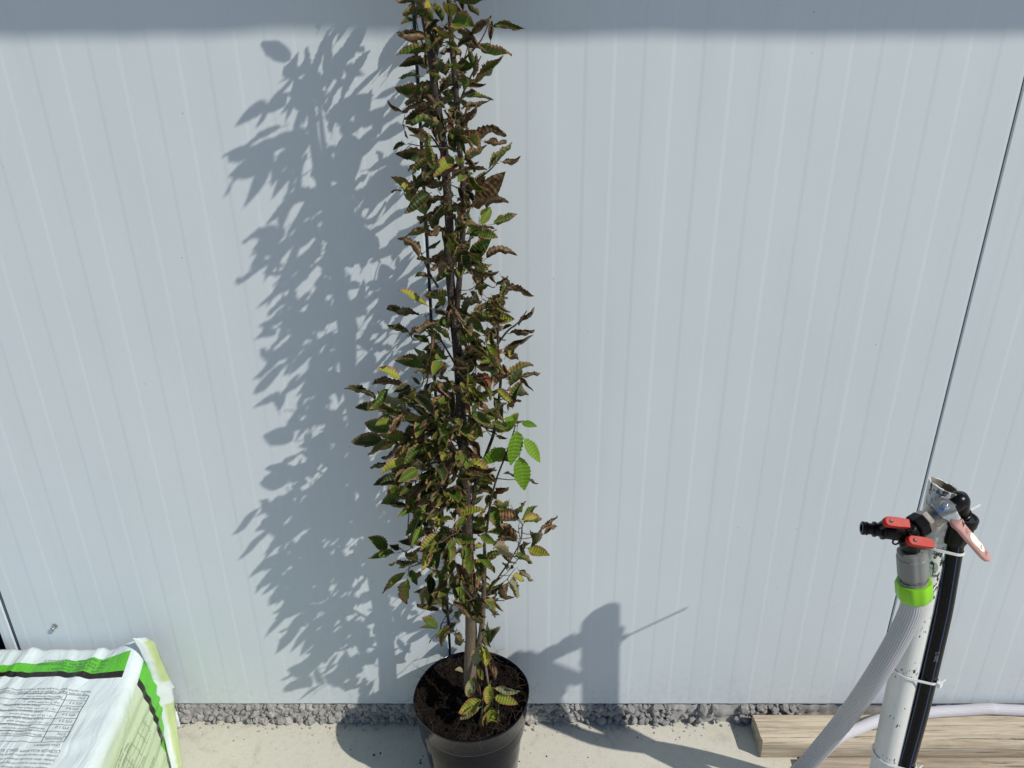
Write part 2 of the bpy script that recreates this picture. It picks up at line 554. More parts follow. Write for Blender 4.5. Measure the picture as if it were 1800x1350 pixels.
M['grey'] = simple("grey_connector_plastic", (0.19, 0.20, 0.195), 0.42, var=0.1)
M['lime'] = simple("lime_green_plastic", (0.22, 0.56, 0.012), 0.34, var=0.07)
M['hose'] = simple("grey_ribbed_hose", (0.49, 0.505, 0.545), 0.42, var=0.06)
M['groove'] = simple('hose_groove', (0.40, 0.41, 0.445), 0.5, var=0.06)
M['groove2'] = simple('pale_hose_groove', (0.47, 0.465, 0.52), 0.5, var=0.06)
M['hose2'] = simple("pale_lilac_hose", (0.53, 0.53, 0.575), 0.45, var=0.06)
M['tie'] = simple("white_nylon", (0.72, 0.74, 0.74), 0.4, var=0.05)
M['wood'] = mat_wood("weathered_softwood", (0.42, 0.345, 0.25), (0.60, 0.53, 0.42), (0.29, 0.24, 0.18))
M['wood2'] = mat_wood("grey_weathered_board", (0.33, 0.27, 0.20), (0.46, 0.385, 0.29), (0.20, 0.16, 0.12))
M['bag'] = mat_bag()
M['flap'] = mat_flap()
M['bagink'] = simple("dark_print_ink", (0.055, 0.06, 0.085), 0.5)
M['bagink2'] = simple("pale_print_ink", (0.20, 0.25, 0.20), 0.5)
M['label'] = simple("pale_label_patch", (0.66, 0.74, 0.66), 0.45)
M['screw'] = simple("zinc_screw", (0.45, 0.45, 0.44), 0.3, metal=0.9)
BR = (0.20, 0.115, 0.055)
M['leaf_g'] = mat_leaf("leaf_green_scorched", (0.024, 0.060, 0.006), (0.115, 0.178, 0.018), (0.34, 0.185, 0.080), (0.032, 0.020, 0.014), 0.29, (0.21, 0.29, 0.07))
M['leaf_o'] = mat_leaf("leaf_olive_shaded", (0.013, 0.026, 0.006), (0.052, 0.072, 0.016), (0.25, 0.150, 0.075), (0.026, 0.018, 0.013), 0.33, (0.14, 0.17, 0.06))  # dull olive blades, also used for shaded leaves: their shade is in this colour
M['leaf_y'] = mat_leaf("leaf_yellowing", (0.17, 0.22, 0.024), (0.30, 0.32, 0.045), (0.40, 0.22, 0.085), (0.09, 0.05, 0.03), 0.34, (0.09, 0.14, 0.022))
M['leaf_b'] = mat_leaf("leaf_brown_dried", (0.036, 0.023, 0.012), (0.150, 0.082, 0.038), (0.36, 0.215, 0.115), (0.038, 0.024, 0.017), 0.50, (0.23, 0.165, 0.095), 0.15)
M['leaf_r'] = mat_leaf("leaf_rust_red", (0.20, 0.062, 0.028), (0.32, 0.125, 0.055), (0.16, 0.062, 0.032), (0.07, 0.03, 0.02), 0.40, (0.36, 0.19, 0.10), 0.15)
M['leaf_f'] = mat_leaf("leaf_fresh_green", (0.085, 0.195, 0.012), (0.165, 0.285, 0.020), (0.15, 0.24, 0.03), (0.18, 0.18, 0.04), 0.03, (0.22, 0.36, 0.05), 0.24)
M['leaf_p'] = mat_leaf("leaf_pale_underside", (0.17, 0.18, 0.095), (0.26, 0.25, 0.145), (0.33, 0.24, 0.145), (0.08, 0.055, 0.04), 0.26, (0.29, 0.28, 0.16))

# ================================================================== SETTING
# ground: one sheet
g = 24
gv, gf = [], []
for j in range(2):
    for i in range(2):
        gv.append(((-g, g)[i], (-g, 0.6)[j], 0))
mk("ground", gv, [(0, 1, 3, 2)], M['ground'], None, False)["kind"] = "structure"

# ------------------------------------------------------------------ shed wall
WB = P(900, 1238, 0).z            # foot of the panels
WT = 2.75
PER = 0.0962
J_L, J_M, J_R = P(66, 1235, 0).x, P(742, 290, 0).x, P(1687.5, 600, 0).x
wall = empty("shed_wall", (0, 0, 0), "white ribbed metal panel wall of a shed with narrow dark joints", "wall")
DARK0 = P(1016, 600, 0).x         # a step that faces away from the sun (right-hand panel)
DARK1 = P(267.5, 600, 0).x        # the same on the left-hand panel

def panel(x0, x1, dark, name="panel"):
    xs = [(x0, 0.004), (x0 + 0.0015, 0.0)]
    w, dep = 0.0060, 0.00036
    k0 = math.floor((x0 - dark) / PER) - 1
    k1 = math.ceil((x1 - dark) / PER) + 1
    for k in range(k0, k1 + 1):
        a = dark + k * PER
        b = a + PER * 0.492
        xs += [(a - w / 2, 0.0), (a + w / 2, -dep), (b - w / 2, -dep), (b + w / 2, 0.0)]
    xs = [p for p in xs if x0 + 0.001 < p[0] < x1 - 0.001 or p[0] == x0]
    xs = sorted(xs) + [(x1 - 0.0015, 0.0), (x1, 0.004)]
    zs = [WB, WB + 0.003] + [WB + 0.003 + (WT - WB) * i / 8 for i in range(1, 9)]
    v, f = [], []
    for j, z in enumerate(zs):
        for (x, y) in xs:
            v.append((x, y + (0.003 if j == 0 else 0), z))
    n = len(xs)
    for j in range(len(zs) - 1):
        for i in range(n - 1):
            f.append((j * n + i, j * n + i + 1, (j + 1) * n + i + 1, (j + 1) * n + i))
    # returns into the joints and the underside so that the panel is a slab
    o = len(v)
    for z in (WB, WT):
        v += [(x0, 0.06, z), (x1, 0.06, z)]
    t0 = (len(zs) - 1) * n
    f += [(0, t0, o + 2, o), (n - 1, o + 1, o + 3, t0 + n - 1), (o, o + 1, n - 1, 0)]
    return mk(name, v, f, M['wall'], wall, False)

panel(J_L + 0.0045, J_M - 0.0028, DARK1)
panel(J_M + 0.0028, J_R - 0.0016, DARK0)
panel(J_R + 0.0016, J_R + 1.04, DARK0 + 0.0055)
panel(J_R + 1.044, J_R + 2.08, DARK0)
xl = P(5, 1128, 0).x
panel(xl, J_L - 0.0045, DARK1 + 0.05)
for xj in (J_L, J_M, J_R):
    mk("joint_gasket", *box((xj, 0.022, (WB + WT) / 2), Vector((1, 0, 0)), Vector((0, 1, 0)), Vector((0, 0, 1)), 0.016, 0.02, WT - WB - 0.01), M['gap'], wall, False)
# dark doorway to the left of the last strip
mk("door_leaf", *box((xl - 0.50, 0.045, 1.2), Vector((1, 0, 0)), Vector((0, 1, 0)), Vector((0, 0, 1)), 0.98, 0.03, 2.4), M['darkdoor'], wall, False)
# overhanging eave, above the picture: its edge throws the shade along the top
EZ, EE = 2.621, 0.66
ev, ef = [], []
NX = 90
for i in range(NX + 1):
    x = -3.0 + 7.0 * i / NX
    dz = 0.010 * noise.noise(Vector((x * 2.3, 0, 4))) + 0.006 * noise.noise(Vector((x * 9, 3, 1)))
    zt = EZ + dz
    ev += [(x, -EE, zt), (x, -EE, zt + 0.09), (x, 0.1, EZ + 0.22), (x, 0.1, EZ + 0.17)]
for i in range(NX):
    a, b = i * 4, (i + 1) * 4
    for k in range(4):
        k2 = (k + 1) % 4
        ef.append((a + k, b + k, b + k2, a + k2))
mk("roof_eave", ev, ef, M['eave'], wall, False)
# screw with a loose washer low on the left panel
sp_ = P(97, 1100, 0)
sm = MB()
sm.add(*lathe([(0.0, 0.0), (0.0, 0.0062), (0.0016, 0.0062), (0.0020, 0.004), (0.0020, 0.0)], sp_ + Vector((0, -0.0005, 0)), (0, -1, 0), 20))
sm.add(*lathe([(0.0018, 0.0034), (0.007, 0.0034), (0.0074, 0.0)], sp_, (-0.25, -1, -0.25), 6))
flat_shade_by_angle(sm.build("screw", M['screw'], wall))
sm = MB()
rp = [sp_ + Vector((-0.0025 + 0.0042 * math.cos(a), -0.009, -0.0035 + 0.0042 * math.sin(a))) for a in [2 * math.pi * k / 20 for k in range(21)]]
sm.add(*tube(rp, 0.0013, 6, False))
sm.build("washer", M['screw'], wall)

# ------------------------------------------------------------------ crumbling concrete footing under the panels
foot = empty("foundation", (0, 0, 0), None, None, None, "structure")
fv, ff = [], []
NXF, NZF = 420, 7
x0f, x1f = -1.6, 2.6
for j in range(NZF + 1):
    for i in range(NXF + 1):
        x = x0f + (x1f - x0f) * i / NXF
        z = -0.01 + (WB + 0.006) * j / NZF
        n_ = noise.fractal(Vector((x * 48, z * 48, 2.0)), 0.8, 2.0, 5)
        fv.append((x, 0.003 - 0.009 * n_ - (0.009 if j == 0 else 0), z))
for j in range(NZF):
    for i in range(NXF):
        a = j * (NXF + 1) + i
        ff.append((a, a + 1, a + NXF + 2, a + NXF + 1))
mk("mortar_bed", fv, ff, M['mortar'], foot)
stone_meshes = []
for k in range(12):
    bm = bmesh.new()
    bmesh.ops.create_icosphere(bm, subdivisions=2, radius=1.0)
    off = Vector((k * 7.3, 1.1 * k, 3.0))
    for v in bm.verts:
        c = v.co.normalized()
        r = 1 + 0.45 * noise.noise(c * 1.5 + off) + 0.34 * noise.noise(c * 3.3 + off)
        v.co = c * r
    me = bpy.data.meshes.new("stone")
    bm.to_mesh(me); bm.free()
    me.polygons.foreach_set("use_smooth", [False] * len(me.polygons))
    me.materials.append(M['stone'])
    stone_meshes.append(me)
ico = bmesh.new(); bmesh.ops.create_icosphere(ico, subdivisions=1, radius=1.0)
IV = [v.co.copy() for v in ico.verts]; IF = [tuple(v.index for v in f.verts) for f in ico.faces]; ico.free()
def crumb(mb, c, r, rnd):
    q = Matrix.Rotation(rnd.uniform(0, 6), 3, Vector((rnd.uniform(-1, 1), rnd.uniform(-1, 1), rnd.uniform(-1, 1.01))).normalized())
    s = Vector((r * rnd.uniform(0.7, 1.3), r * rnd.uniform(0.7, 1.3), r * rnd.uniform(0.5, 0.9)))
    mb.add([Vector(c) + q @ Vector((v.x * s.x * rnd.uniform(0.8, 1.2), v.y * s.y, v.z * s.z)) for v in IV], IF)
rs = random.Random(5)
nst = 0
xs_ = -0.86
rub_mb = MB()
while xs_ < 0.66:
    px_ = CX + xs_ / (D / (F * cs - 563 * sn))
    smooth_zone = 1195 < px_ < 1300
    col = 0
    z = rs.uniform(0.0, 0.012)
    step = rs.uniform(0.010, 0.017)
    while z < WB - 0.004:
        r = rs.choice((0.004, 0.006, 0.008, 0.009, 0.012)) * rs.uniform(0.85, 1.15)
        if smooth_zone and rs.random() < 0.72:
            z += r * 1.4; continue
        if nst >= 290 or r < 0.0062:
            crumb(rub_mb, (xs_ + rs.uniform(-0.006, 0.006), 0.007 - rs.uniform(0.0, 0.009) - (0.007 if z < 0.014 else 0), min(z + r * 0.5, WB - r)), r * 1.1, rs)
            z += r * rs.uniform(0.9, 1.3); continue
        o = bpy.data.objects.new("stone", rs.choice(stone_meshes))
        COL.objects.link(o)
        o.location = (xs_ + rs.uniform(-0.006, 0.006), 0.011 - rs.uniform(0.0, 0.008) - (0.005 if z < 0.014 else 0), min(z + r * 0.5, WB - r * 0.95))
        o.rotation_euler = (rs.uniform(0, 6), rs.uniform(0, 6), rs.uniform(0, 6))
        o.scale = (r * rs.uniform(0.8, 1.2), r * rs.uniform(0.7, 0.95), r * rs.uniform(0.75, 1.0))
        adopt(o, foot)
        nst += 1
        z += r * rs.uniform(1.0, 1.5)
    xs_ += step
o = rub_mb.build("small_rubble", M['stone'], foot, False); o["kind"] = "stuff"
# loose grit on the slab in front of it
gm = MB()
for k in range(420):
    d = min(0.32, abs(rs.gauss(0, 0.022)) if k < 330 else rs.uniform(0, 0.32))
    r = rs.choice((0.0008, 0.0012, 0.0018, 0.0028)) * (1.35 if d < 0.02 else 0.9)
    crumb(gm, (rs.uniform(-1.0, 1.0), -d - 0.004, r * 0.3), r, rs)
tag(gm.build("grit", M['stone'], None, False), "loose grey concrete grit scattered along the foot of the wall", "grit", None, "stuff")

# ================================================================== POT
PD = 0.142
rimc = P(829, 1218, PD)
PX, PY, PZ = rimc.x, -PD, rimc.z
PR = 0.1222
pot = empty("plant_pot", (PX, PY, 0), "round glossy black plastic plant pot filled with dark peat", "pot")
prof = [(0.0, 0.0), (0.0, 0.090), (0.004, 0.094), (0.10, 0.1035), (PZ - 0.056, 0.1105), (PZ - 0.052, 0.1165), (PZ - 0.047, 0.1178), (PZ - 0.010, 0.1200), (PZ - 0.006, 0.1222), (PZ - 0.001, 0.1224), (PZ, 0.1215), (PZ - 0.001, 0.1200), (PZ - 0.004, 0.1190), (PZ - 0.05, 0.1165), (PZ - 0.09, 0.113)]
v, f = lathe(prof, (PX, PY, 0.0015), (0, 0, 1), 72)
v = [Vector((p.x + 0.0012 * math.sin(5 * math.atan2(p.y - PY, p.x - PX)) * (p.z / PZ), p.y, p.z)) for p in v]
flat_shade_by_angle(mk("pot_shell", v, f, M['pot'], pot), 50)
# peat surface
sv, sf = [], []
NR, NA = 26, 72
for i in range(NR + 1):
    r = 0.1192 * i / NR
    for k in range(NA):
        a = 2 * math.pi * k / NA
        x, y = r * math.cos(a), r * math.sin(a)
        h = PZ - 0.026 + 0.012 * noise.fractal(Vector((x * 22, y * 22, 1)), 0.9, 2, 4) + 0.006 * noise.noise(Vector((x * 90, y * 90, 5)))
        h += 0.016 * (r / 0.1192) ** 5 + 0.014 * math.exp(-((x - 0.0) ** 2 + (y - 0.01) ** 2) / 0.0009)
        h -= 0.016 * math.exp(-((x + 0.045) ** 2 + (y + 0.03) ** 2) / 0.0012)
        sv.append((PX + x, PY + y, min(h, PZ - 0.002)))
for i in range(NR):
    for k in range(NA):
        k2 = (k + 1) % NA
        sf.append((i * NA + k, i * NA + k2, (i + 1) * NA + k2, (i + 1) * NA + k))
mk("peat", sv, sf, M['soil'], pot)
def soil_z(x, y): 
    r = math.hypot(x, y)
    return min(PZ - 0.002, PZ - 0.026 + 0.012 * noise.fractal(Vector((x * 22, y * 22, 1)), 0.9, 2, 4) + 0.006 * noise.noise(Vector((x * 90, y * 90, 5))) + 0.016 * (r / 0.1192) ** 5 + 0.014 * math.exp(-(x ** 2 + (y - 0.01) ** 2) / 0.0009) - 0.016 * math.exp(-((x + 0.045) ** 2 + (y + 0.03) ** 2) / 0.0012))
rp_ = random.Random(3)
cm = MB()
for k in range(2600):
    a, r = rp_.uniform(0, 6.283), 0.116 * math.sqrt(rp_.random())
    x, y = r * math.cos(a), r * math.sin(a)
    rr = rp_.choice((0.0008, 0.0013, 0.0018, 0.0026, 0.0038))
    crumb(cm, (PX + x, PY + y, soil_z(x, y) + rr * 0.3), rr, rp_)
o = cm.build("peat_crumbs", M['soil'], pot, False); o["kind"] = "stuff"
rm = MB()
for k in range(190):
    a = rp_.uniform(0, 6.283); r = 0.118 * math.sqrt(rp_.random()) if k < 50 else rp_.uniform(0.110, 0.1225)
    x, y = r * math.cos(a), r * math.sin(a)
    z = soil_z(x, y) + 0.002 if r < 0.112 else PZ - rp_.uniform(0.0, 0.006)
    p = Vector((PX + x, PY + y, z)); pts = [p]
    dr = Vector((rp_.uniform(-1, 1), rp_.uniform(-1, 1), rp_.uniform(-0.2, 0.8))).normalized()
    L = rp_.uniform(0.010, 0.045)
    for s_ in range(5):
        dr = (dr + Vector((rp_.uniform(-1, 1), rp_.uniform(-1, 1), rp_.uniform(-0.8, 0.45))) * 0.55).normalized()
        q = pts[-1] + dr * L / 5
        rx, ry = q.x - PX, q.y - PY
        if math.hypot(rx, ry) < 0.112: q.z = max(q.z, soil_z(rx, ry) + 0.001)
        q.y = min(q.y, -0.004)
        pts.append(q)
    rm.add(*tube(pts, [0.00026, 0.0003, 0.00028, 0.00024, 0.0002, 0.00012], 4, False))
o = rm.build("root_fibres", M['root'], pot); o["kind"] = "stuff"

sm2 = MB()
for k in range(150):
    a = rp_.uniform(0, 6.283); r = 0.10 + abs(rp_.gauss(0, 0.075))
    x, y = PX + r * math.cos(a) - 0.03, PY + r * math.sin(a)
    if y > -0.012: continue
    rr = rp_.choice((0.0007, 0.0010, 0.0015, 0.0024))
    crumb(sm2, (x, y, rr * 0.35), rr, rp_)
tag(sm2.build("spilled_peat", M['soil'], None, False), "dark crumbs of peat spilled on the concrete round the pot", "soil", None, "stuff")

# ================================================================== HORNBEAM
tree = empty("hornbeam_tree", (PX, PY, PZ - 0.02), "slender young hornbeam with scorched curling leaves growing from the black pot", "tree")
SD = 0.140
def pathd(pts, d):
    out = []
    for i, q in enumerate(pts):
        dd = d[i] if isinstance(d, (list, tuple)) else d
        out.append(P(q[0], q[1], dd))
    return out
struct_pts = []
def stem(name, pts, radii, sides=10, n=5):
    sp = smooth_path(pts, n)
    m = len(sp)
    rr = []
    for i in range(m):
        t = i / (m - 1) * (len(radii) - 1)
        k = min(int(t), len(radii) - 2)
        r = radii[k] + (radii[k + 1] - radii[k]) * (t - k)
        rr.append(r * (1 + 0.07 * noise.noise(Vector((sp[i].z * 60, r * 900, 2)))))
    for q, r in zip(sp, rr): struct_pts.append((q.copy(), r))
    return mk(name, *tube(sp, rr, sides, True), M['bark'] if radii[0] > 0.0022 else M['twig'], tree)

top = P(743, 30, SD)
main_px = [(826, 1208), (827, 1150), (828, 1100), (824, 1000), (820, 900), (815, 800), (810, 707), (807, 657), (802, 598), (793, 508), (788, 449), (790, 400), (785, 320), (780, 260), (766, 170), (757, 89), (745, 20), (738, -60), (735, -160), (733, -260)]
stem("stem", pathd(main_px, [SD] * 4 + [SD + 0.004] * 4 + [SD + 0.006] * 6 + [SD] * 6), [0.0135, 0.0125, 0.0118, 0.011, 0.0102, 0.0095, 0.0088, 0.0083, 0.0078, 0.0075, 0.0072, 0.007, 0.0068, 0.0065, 0.0062, 0.0058, 0.0052, 0.0046, 0.0036, 0.002], 14)
stem("stem", pathd([(801, 570), (806, 510), (809, 470), (814, 397), (814, 325), (811, 293), (808, 263), (805, 217), (803, 178), (795, 89), (791, 30), (787, -40), (783, -130), (781, -210)], [SD + 0.006] + [SD + 0.012] * 4 + [SD + 0.016] * 9), [0.005, 0.0048, 0.0046, 0.0045, 0.0044, 0.0043, 0.0042, 0.0041, 0.004, 0.0038, 0.0035, 0.003, 0.0024, 0.0014], 10)
stem("branch", pathd([(836, 1150), (846, 1110), (850, 1050), (852, 987), (852, 951), (857, 922), (862, 884), (873, 841), (889, 800), (900, 768), (906, 748)], [SD, SD + 0.008, SD + 0.012, 0.16, 0.162, 0.165, 0.168, 0.17, 0.172, 0.174, 0.175]), [0.0062, 0.0056, 0.005, 0.0036, 0.0026, 0.0023, 0.002, 0.0018, 0.0015, 0.0012, 0.0009], 8)
stem("branch", pathd([(824, 960), (832, 880), (838, 842), (858, 790), (870, 753), (878, 693), (880, 660), (877, 633), (875, 598), (877, 560), (882, 540), (891, 498)], [SD, 0.146, 0.148, 0.15, 0.15, 0.152, 0.152, 0.15, 0.15, 0.148, 0.148, 0.147]), [0.0034, 0.0034, 0.0032, 0.003, 0.0028, 0.0026, 0.0024, 0.0022, 0.002, 0.0017, 0.0013, 0.0008], 8)
for pts, dd in (
    ([(806, 185), (820, 150), (834, 122), (846, 98)], 0.16), ([(800, 122), (822, 98), (846, 70), (862, 34)], 0.166),
    ([(812, 335), (835, 318), (862, 298), (884, 272)], 0.165), ([(874, 606), (892, 582), (912, 566), (926, 546)], 0.158),
    ([(852, 1050), (878, 1012), (900, 980), (916, 948), (918, 922)], 0.170), ([(770, 505), (754, 478), (744, 455), (740, 444)], 0.150),
    ([(800, 640), (776, 600), (762, 588), (730, 598), (720, 586)], 0.125), ([(812, 780), (760, 740), (700, 725), (668, 705)], 0.120),
    ([(815, 830), (760, 800), (716, 778), (690, 764)], 0.150), ([(822, 1020), (780, 1010), (730, 985), (700, 962), (682, 968)], 0.128),
    ([(824, 1070), (800, 1062), (790, 1072), (774, 1100)], 0.150), ([(845, 1130), (852, 1160), (858, 1200), (861, 1210)], 0.185),
    ([(818, 700), (790, 690), (760, 700)], 0.170), ([(786, 345), (762, 350), (748, 372)], 0.148), ([(782, 280), (758, 240), (716, 222)], 0.146),
):
    stem("branch", pathd(pts, [SD + (dd - SD) * min(1, i / 2 + 0.2) for i in range(len(pts))]), [0.0021, 0.0016, 0.0012, 0.0008] if dd < 0.18 else [0.0030, 0.0026, 0.0022, 0.0014], 6)

# ---- leaf meshes: pleated, toothed blades with different degrees of curling
def leaf_geo(rnd, roll, fold, bend, twist, crinkle, wid):
    N = 18
    cols = (-1.0, -0.62, 0.0, 0.62, 1.0)
    V, UV = [], []
    off = rnd.uniform(0, 50)
    for i in range(N + 1):
        u = i / N
        w = (u ** 0.55) * ((1 - u) ** 0.92) / 0.375 if 0 < u < 1 else 0.012
        tooth = 1 + (0.06 if i % 2 else -0.045) * rnd.uniform(0.4, 1.3)
        for c in cols:
            ac = abs(c)
            hw = 0.5 * wid * w * (tooth if ac == 1 else 1)
            hw *= 1 + 0.10 * noise.noise(Vector((u * 5, c * 3, off)))
            # side veins run forward, so the rows are sheared towards the tip
            x = u * 0.93 + 0.16 * ac * w * 0.5 * wid * (1.2 - u) * (1 if u < 1 else 0)
            if roll > 0.05:
                ph = ac * roll
                y = hw * math.sin(ph) / roll; z = hw * (1 - math.cos(ph)) / roll
            else:
                y = hw * ac; z = 0
            z += fold * y
            z += (0.015 if i % 2 else -0.015) * ac * w
            z += crinkle * noise.noise(Vector((u * 4.0, c * 1.7, off + 9)))
            y *= (1 if c > 0 else -1)
            x += crinkle * 0.5 * noise.noise(Vector((u * 3.0, c * 2.0, off + 21)))
            # twist about the midrib then bend along it
            a = twist * u
            y, z = y * math.cos(a) - z * math.sin(a), y * math.sin(a) + z * math.cos(a)
            if abs(bend) > 0.05:
                th = bend * x
                x, z = math.sin(th) / bend - z * math.sin(th), (1 - math.cos(th)) / bend + z * math.cos(th)
            V.append(Vector((x, y, z)))
            UV.append((u, c * 0.5 + 0.5))
    Fc = []
    n = len(cols)
    for i in range(N):
        for k in range(n - 1):
            a = i * n + k
            Fc.append((a, a + n, a + n + 1, a + 1))
    # petiole
    o = len(V)
    pv, pf = tube([Vector((-0.17, 0, -0.03)), Vector((-0.08, 0, -0.012)), Vector((0.03, 0, -0.003))], [0.012, 0.010, 0.008], 4, False)
    V += pv; UV += [(0.02, 0.5)] * len(pv)
    Fc += [tuple(i + o for i in q) for q in pf]
    # keep the tip on the x axis so that base and tip land where they should
    t = V[N * n + 2].copy()
    ln = t.length
    if ln > 0.2:
        q = t.rotation_difference(Vector((1, 0, 0)))
        V = [(q @ p) / ln for p in V]
    return V, Fc, UV

rl = random.Random(21)
LV = {'flat': [], 'mid': [], 'curl': [], 'fresh': []}
for k in range(10): LV['flat'].append((rl, rl.uniform(0.35, 0.9), rl.uniform(0.1, 0.45), rl.uniform(-0.6, 0.6), rl.uniform(-0.4, 0.4), 0.05, rl.uniform(0.42, 0.50)))
for k in range(14): LV['mid'].append((rl, rl.uniform(0.9, 1.8), rl.uniform(0.2, 0.7), rl.uniform(-1.3, 1.3), rl.uniform(-1.1, 1.1), 0.10, rl.uniform(0.44, 0.54)))
for k in range(12): LV['curl'].append((rl, rl.uniform(2.0, 3.0), 0.1, rl.uniform(-1.6, 1.6), rl.uniform(-1.6, 1.6), 0.13, rl.uniform(0.46, 0.58)))
for k in range(4): LV['fresh'].append((rl, rl.uniform(0.05, 0.3), rl.uniform(0.05, 0.2), rl.uniform(-0.35, 0.1), rl.uniform(-0.15, 0.15), 0.02, rl.uniform(0.40, 0.46)))
LG = {k: [leaf_geo(*a) for a in v] for k, v in LV.items()}
LM = {}
for k, lst in LG.items():
    LM[k] = []
    for (V, Fc, UV) in lst:
        me = bpy.data.meshes.new("leaf")
        me.from_pydata([tuple(p) for p in V], [], Fc)
        uvl = me.uv_layers.new(name="UVMap")
        for lp in me.loops: uvl.data[lp.index].uv = UV[lp.vertex_index]
        me.polygons.foreach_set("use_smooth", [True] * len(me.polygons))
        me.materials.append(M['leaf_g'])
        me.update()
        LM[k].append(me)

def C(ox, oy, s, rows):
    return [(ox + r[0] * s, oy + r[1] * s, ox + r[2] * s, oy + r[3] * s, r[4]) for r in rows]
S1, S6, S3 = 260 / 1755, 1 / 6, 200 / 1227
LEAVES = []
LEAVES += C(680, 0, S1, [(500, 600, 115, 655, 'g'), (320, 240, 160, 290, 'o'), (570, 450, 510, 170, 'g'), (650, 260, 560, 30, 'g'), (785, 240, 1050, 320, 'gw'), (1000, 420, 1240, 200, 'b'), (1250, 310, 1650, 335, 'g'), (1060, 540, 1480, 635, 'g'), (1230, 480, 1250, 250, 'b'), (1020, 560, 850, 460, 'bn'), (1020, 800, 960, 580, 'g'), (1045, 960, 1365, 660, 'g'), (920, 1075, 880, 860, 'g'), (640, 1110, 900, 780, 'o'), (640, 1280, 880, 900, 'bn'), (430, 1160, 95, 1040, 'g'), (440, 1190, 205, 1215, 'on'), (940, 1150, 1270, 1190, 'g'), (650, 1300, 440, 1090, 'bn'), (920, 1350, 1075, 1215, 'b'), (580, 950, 600, 660, 'o'), (870, 700, 640, 640, 'b'), (450, 640, 490, 800, 'o'), (800, 20, 1180, 0, 'o'), (320, 0, 100, -10, 'b'), (320, 40, 210, 130, 'b'), (740, 290, 650, 410, 'b'), (180, 1340, 10, 1180, 'bn')])
LEAVES += C(670, 180, S1, [(620, 90, 270, 190, 'o'), (290, 260, 480, 220, 'g'), (970, 180, 790, 100, 'o'), (940, 300, 1140, 10, 'b'), (880, 390, 1040, 300, 'b'), (960, 470, 1115, 320, 'bw'), (860, 370, 770, 80, 'rn'), (740, 290, 560, 30, 'g'), (650, 740, 560, 370, 'g'), (520, 500, 330, 390, 'p'), (690, 920, 180, 625, 'o'), (390, 1140, 110, 880, 'y'), (760, 300, 560, 320, 'o'), (290, 500, 140, 570, 'o'), (280, 330, 320, 430, 'o'), (1280, 780, 1550, 480, 'g'), (1440, 710, 1645, 635, 'b'), (1130, 1180, 1480, 820, 'bw'), (1100, 830, 1220, 770, 'b'), (985, 725, 1160, 700, 'bn'), (980, 640, 1085, 640, 'b'), (750, 830, 940, 680, 'o'), (830, 930, 1000, 800, 'b'), (540, 1300, 540, 1060, 'gw'), (520, 1340, 270, 1090, 'g'), (690, 1000, 480, 1010, 'o'), (340, 960, 160, 870, 'b'), (430, 1030, 370, 860, 'b'), (240, 1050, 110, 1060, 'o'), (1080, 1250, 1360, 1120, 'b'), (1180, 1340, 1300, 1240, 'g'), (1000, 1260, 1060, 1120, 'g'), (1080, 1180, 1000, 1050, 'o'), (1110, 920, 1010, 900, 'o'), (1100, 1170, 1230, 880, 'o')])
LEAVES += C(670, 360, S1, [(1180, 230, 1300, 30, 'gw'), (1330, 230, 1610, 105, 'g'), (1350, 290, 1220, 240, 'rn'), (1010, 340, 1240, 270, 'g'), (1060, 620, 1310, 400, 'gw'), (880, 700, 1080, 370, 'o'), (860, 560, 750, 370, 'y'), (660, 260, 850, 100, 'o'), (450, 620, 200, 400, 'bn'), (620, 280, 420, 160, 'o'), (560, 530, 700, 420, 'on'), (840, 640, 600, 620, 'o'), (830, 790, 650, 920, 'gw'), (610, 890, 400, 850, 'o'), (550, 1200, 200, 1000, 'y'), (450, 1300, 60, 1240, 'on'), (990, 820, 1400, 790, 'bn'), (1220, 900, 1330, 810, 'g'), (1370, 960, 1500, 840, 'o'), (1110, 1010, 1290, 960, 'g'), (1450, 1190, 1580, 940, 'bn'), (1240, 1140, 1450, 1300, 'y'), (1060, 1030, 1160, 1150, 'o'), (920, 1090, 1020, 1050, 'o'), (1010, 1290, 1180, 1170, 'o'), (620, 1250, 740, 1100, 'o'), (1400, 1330, 1190, 1320, 'on')])
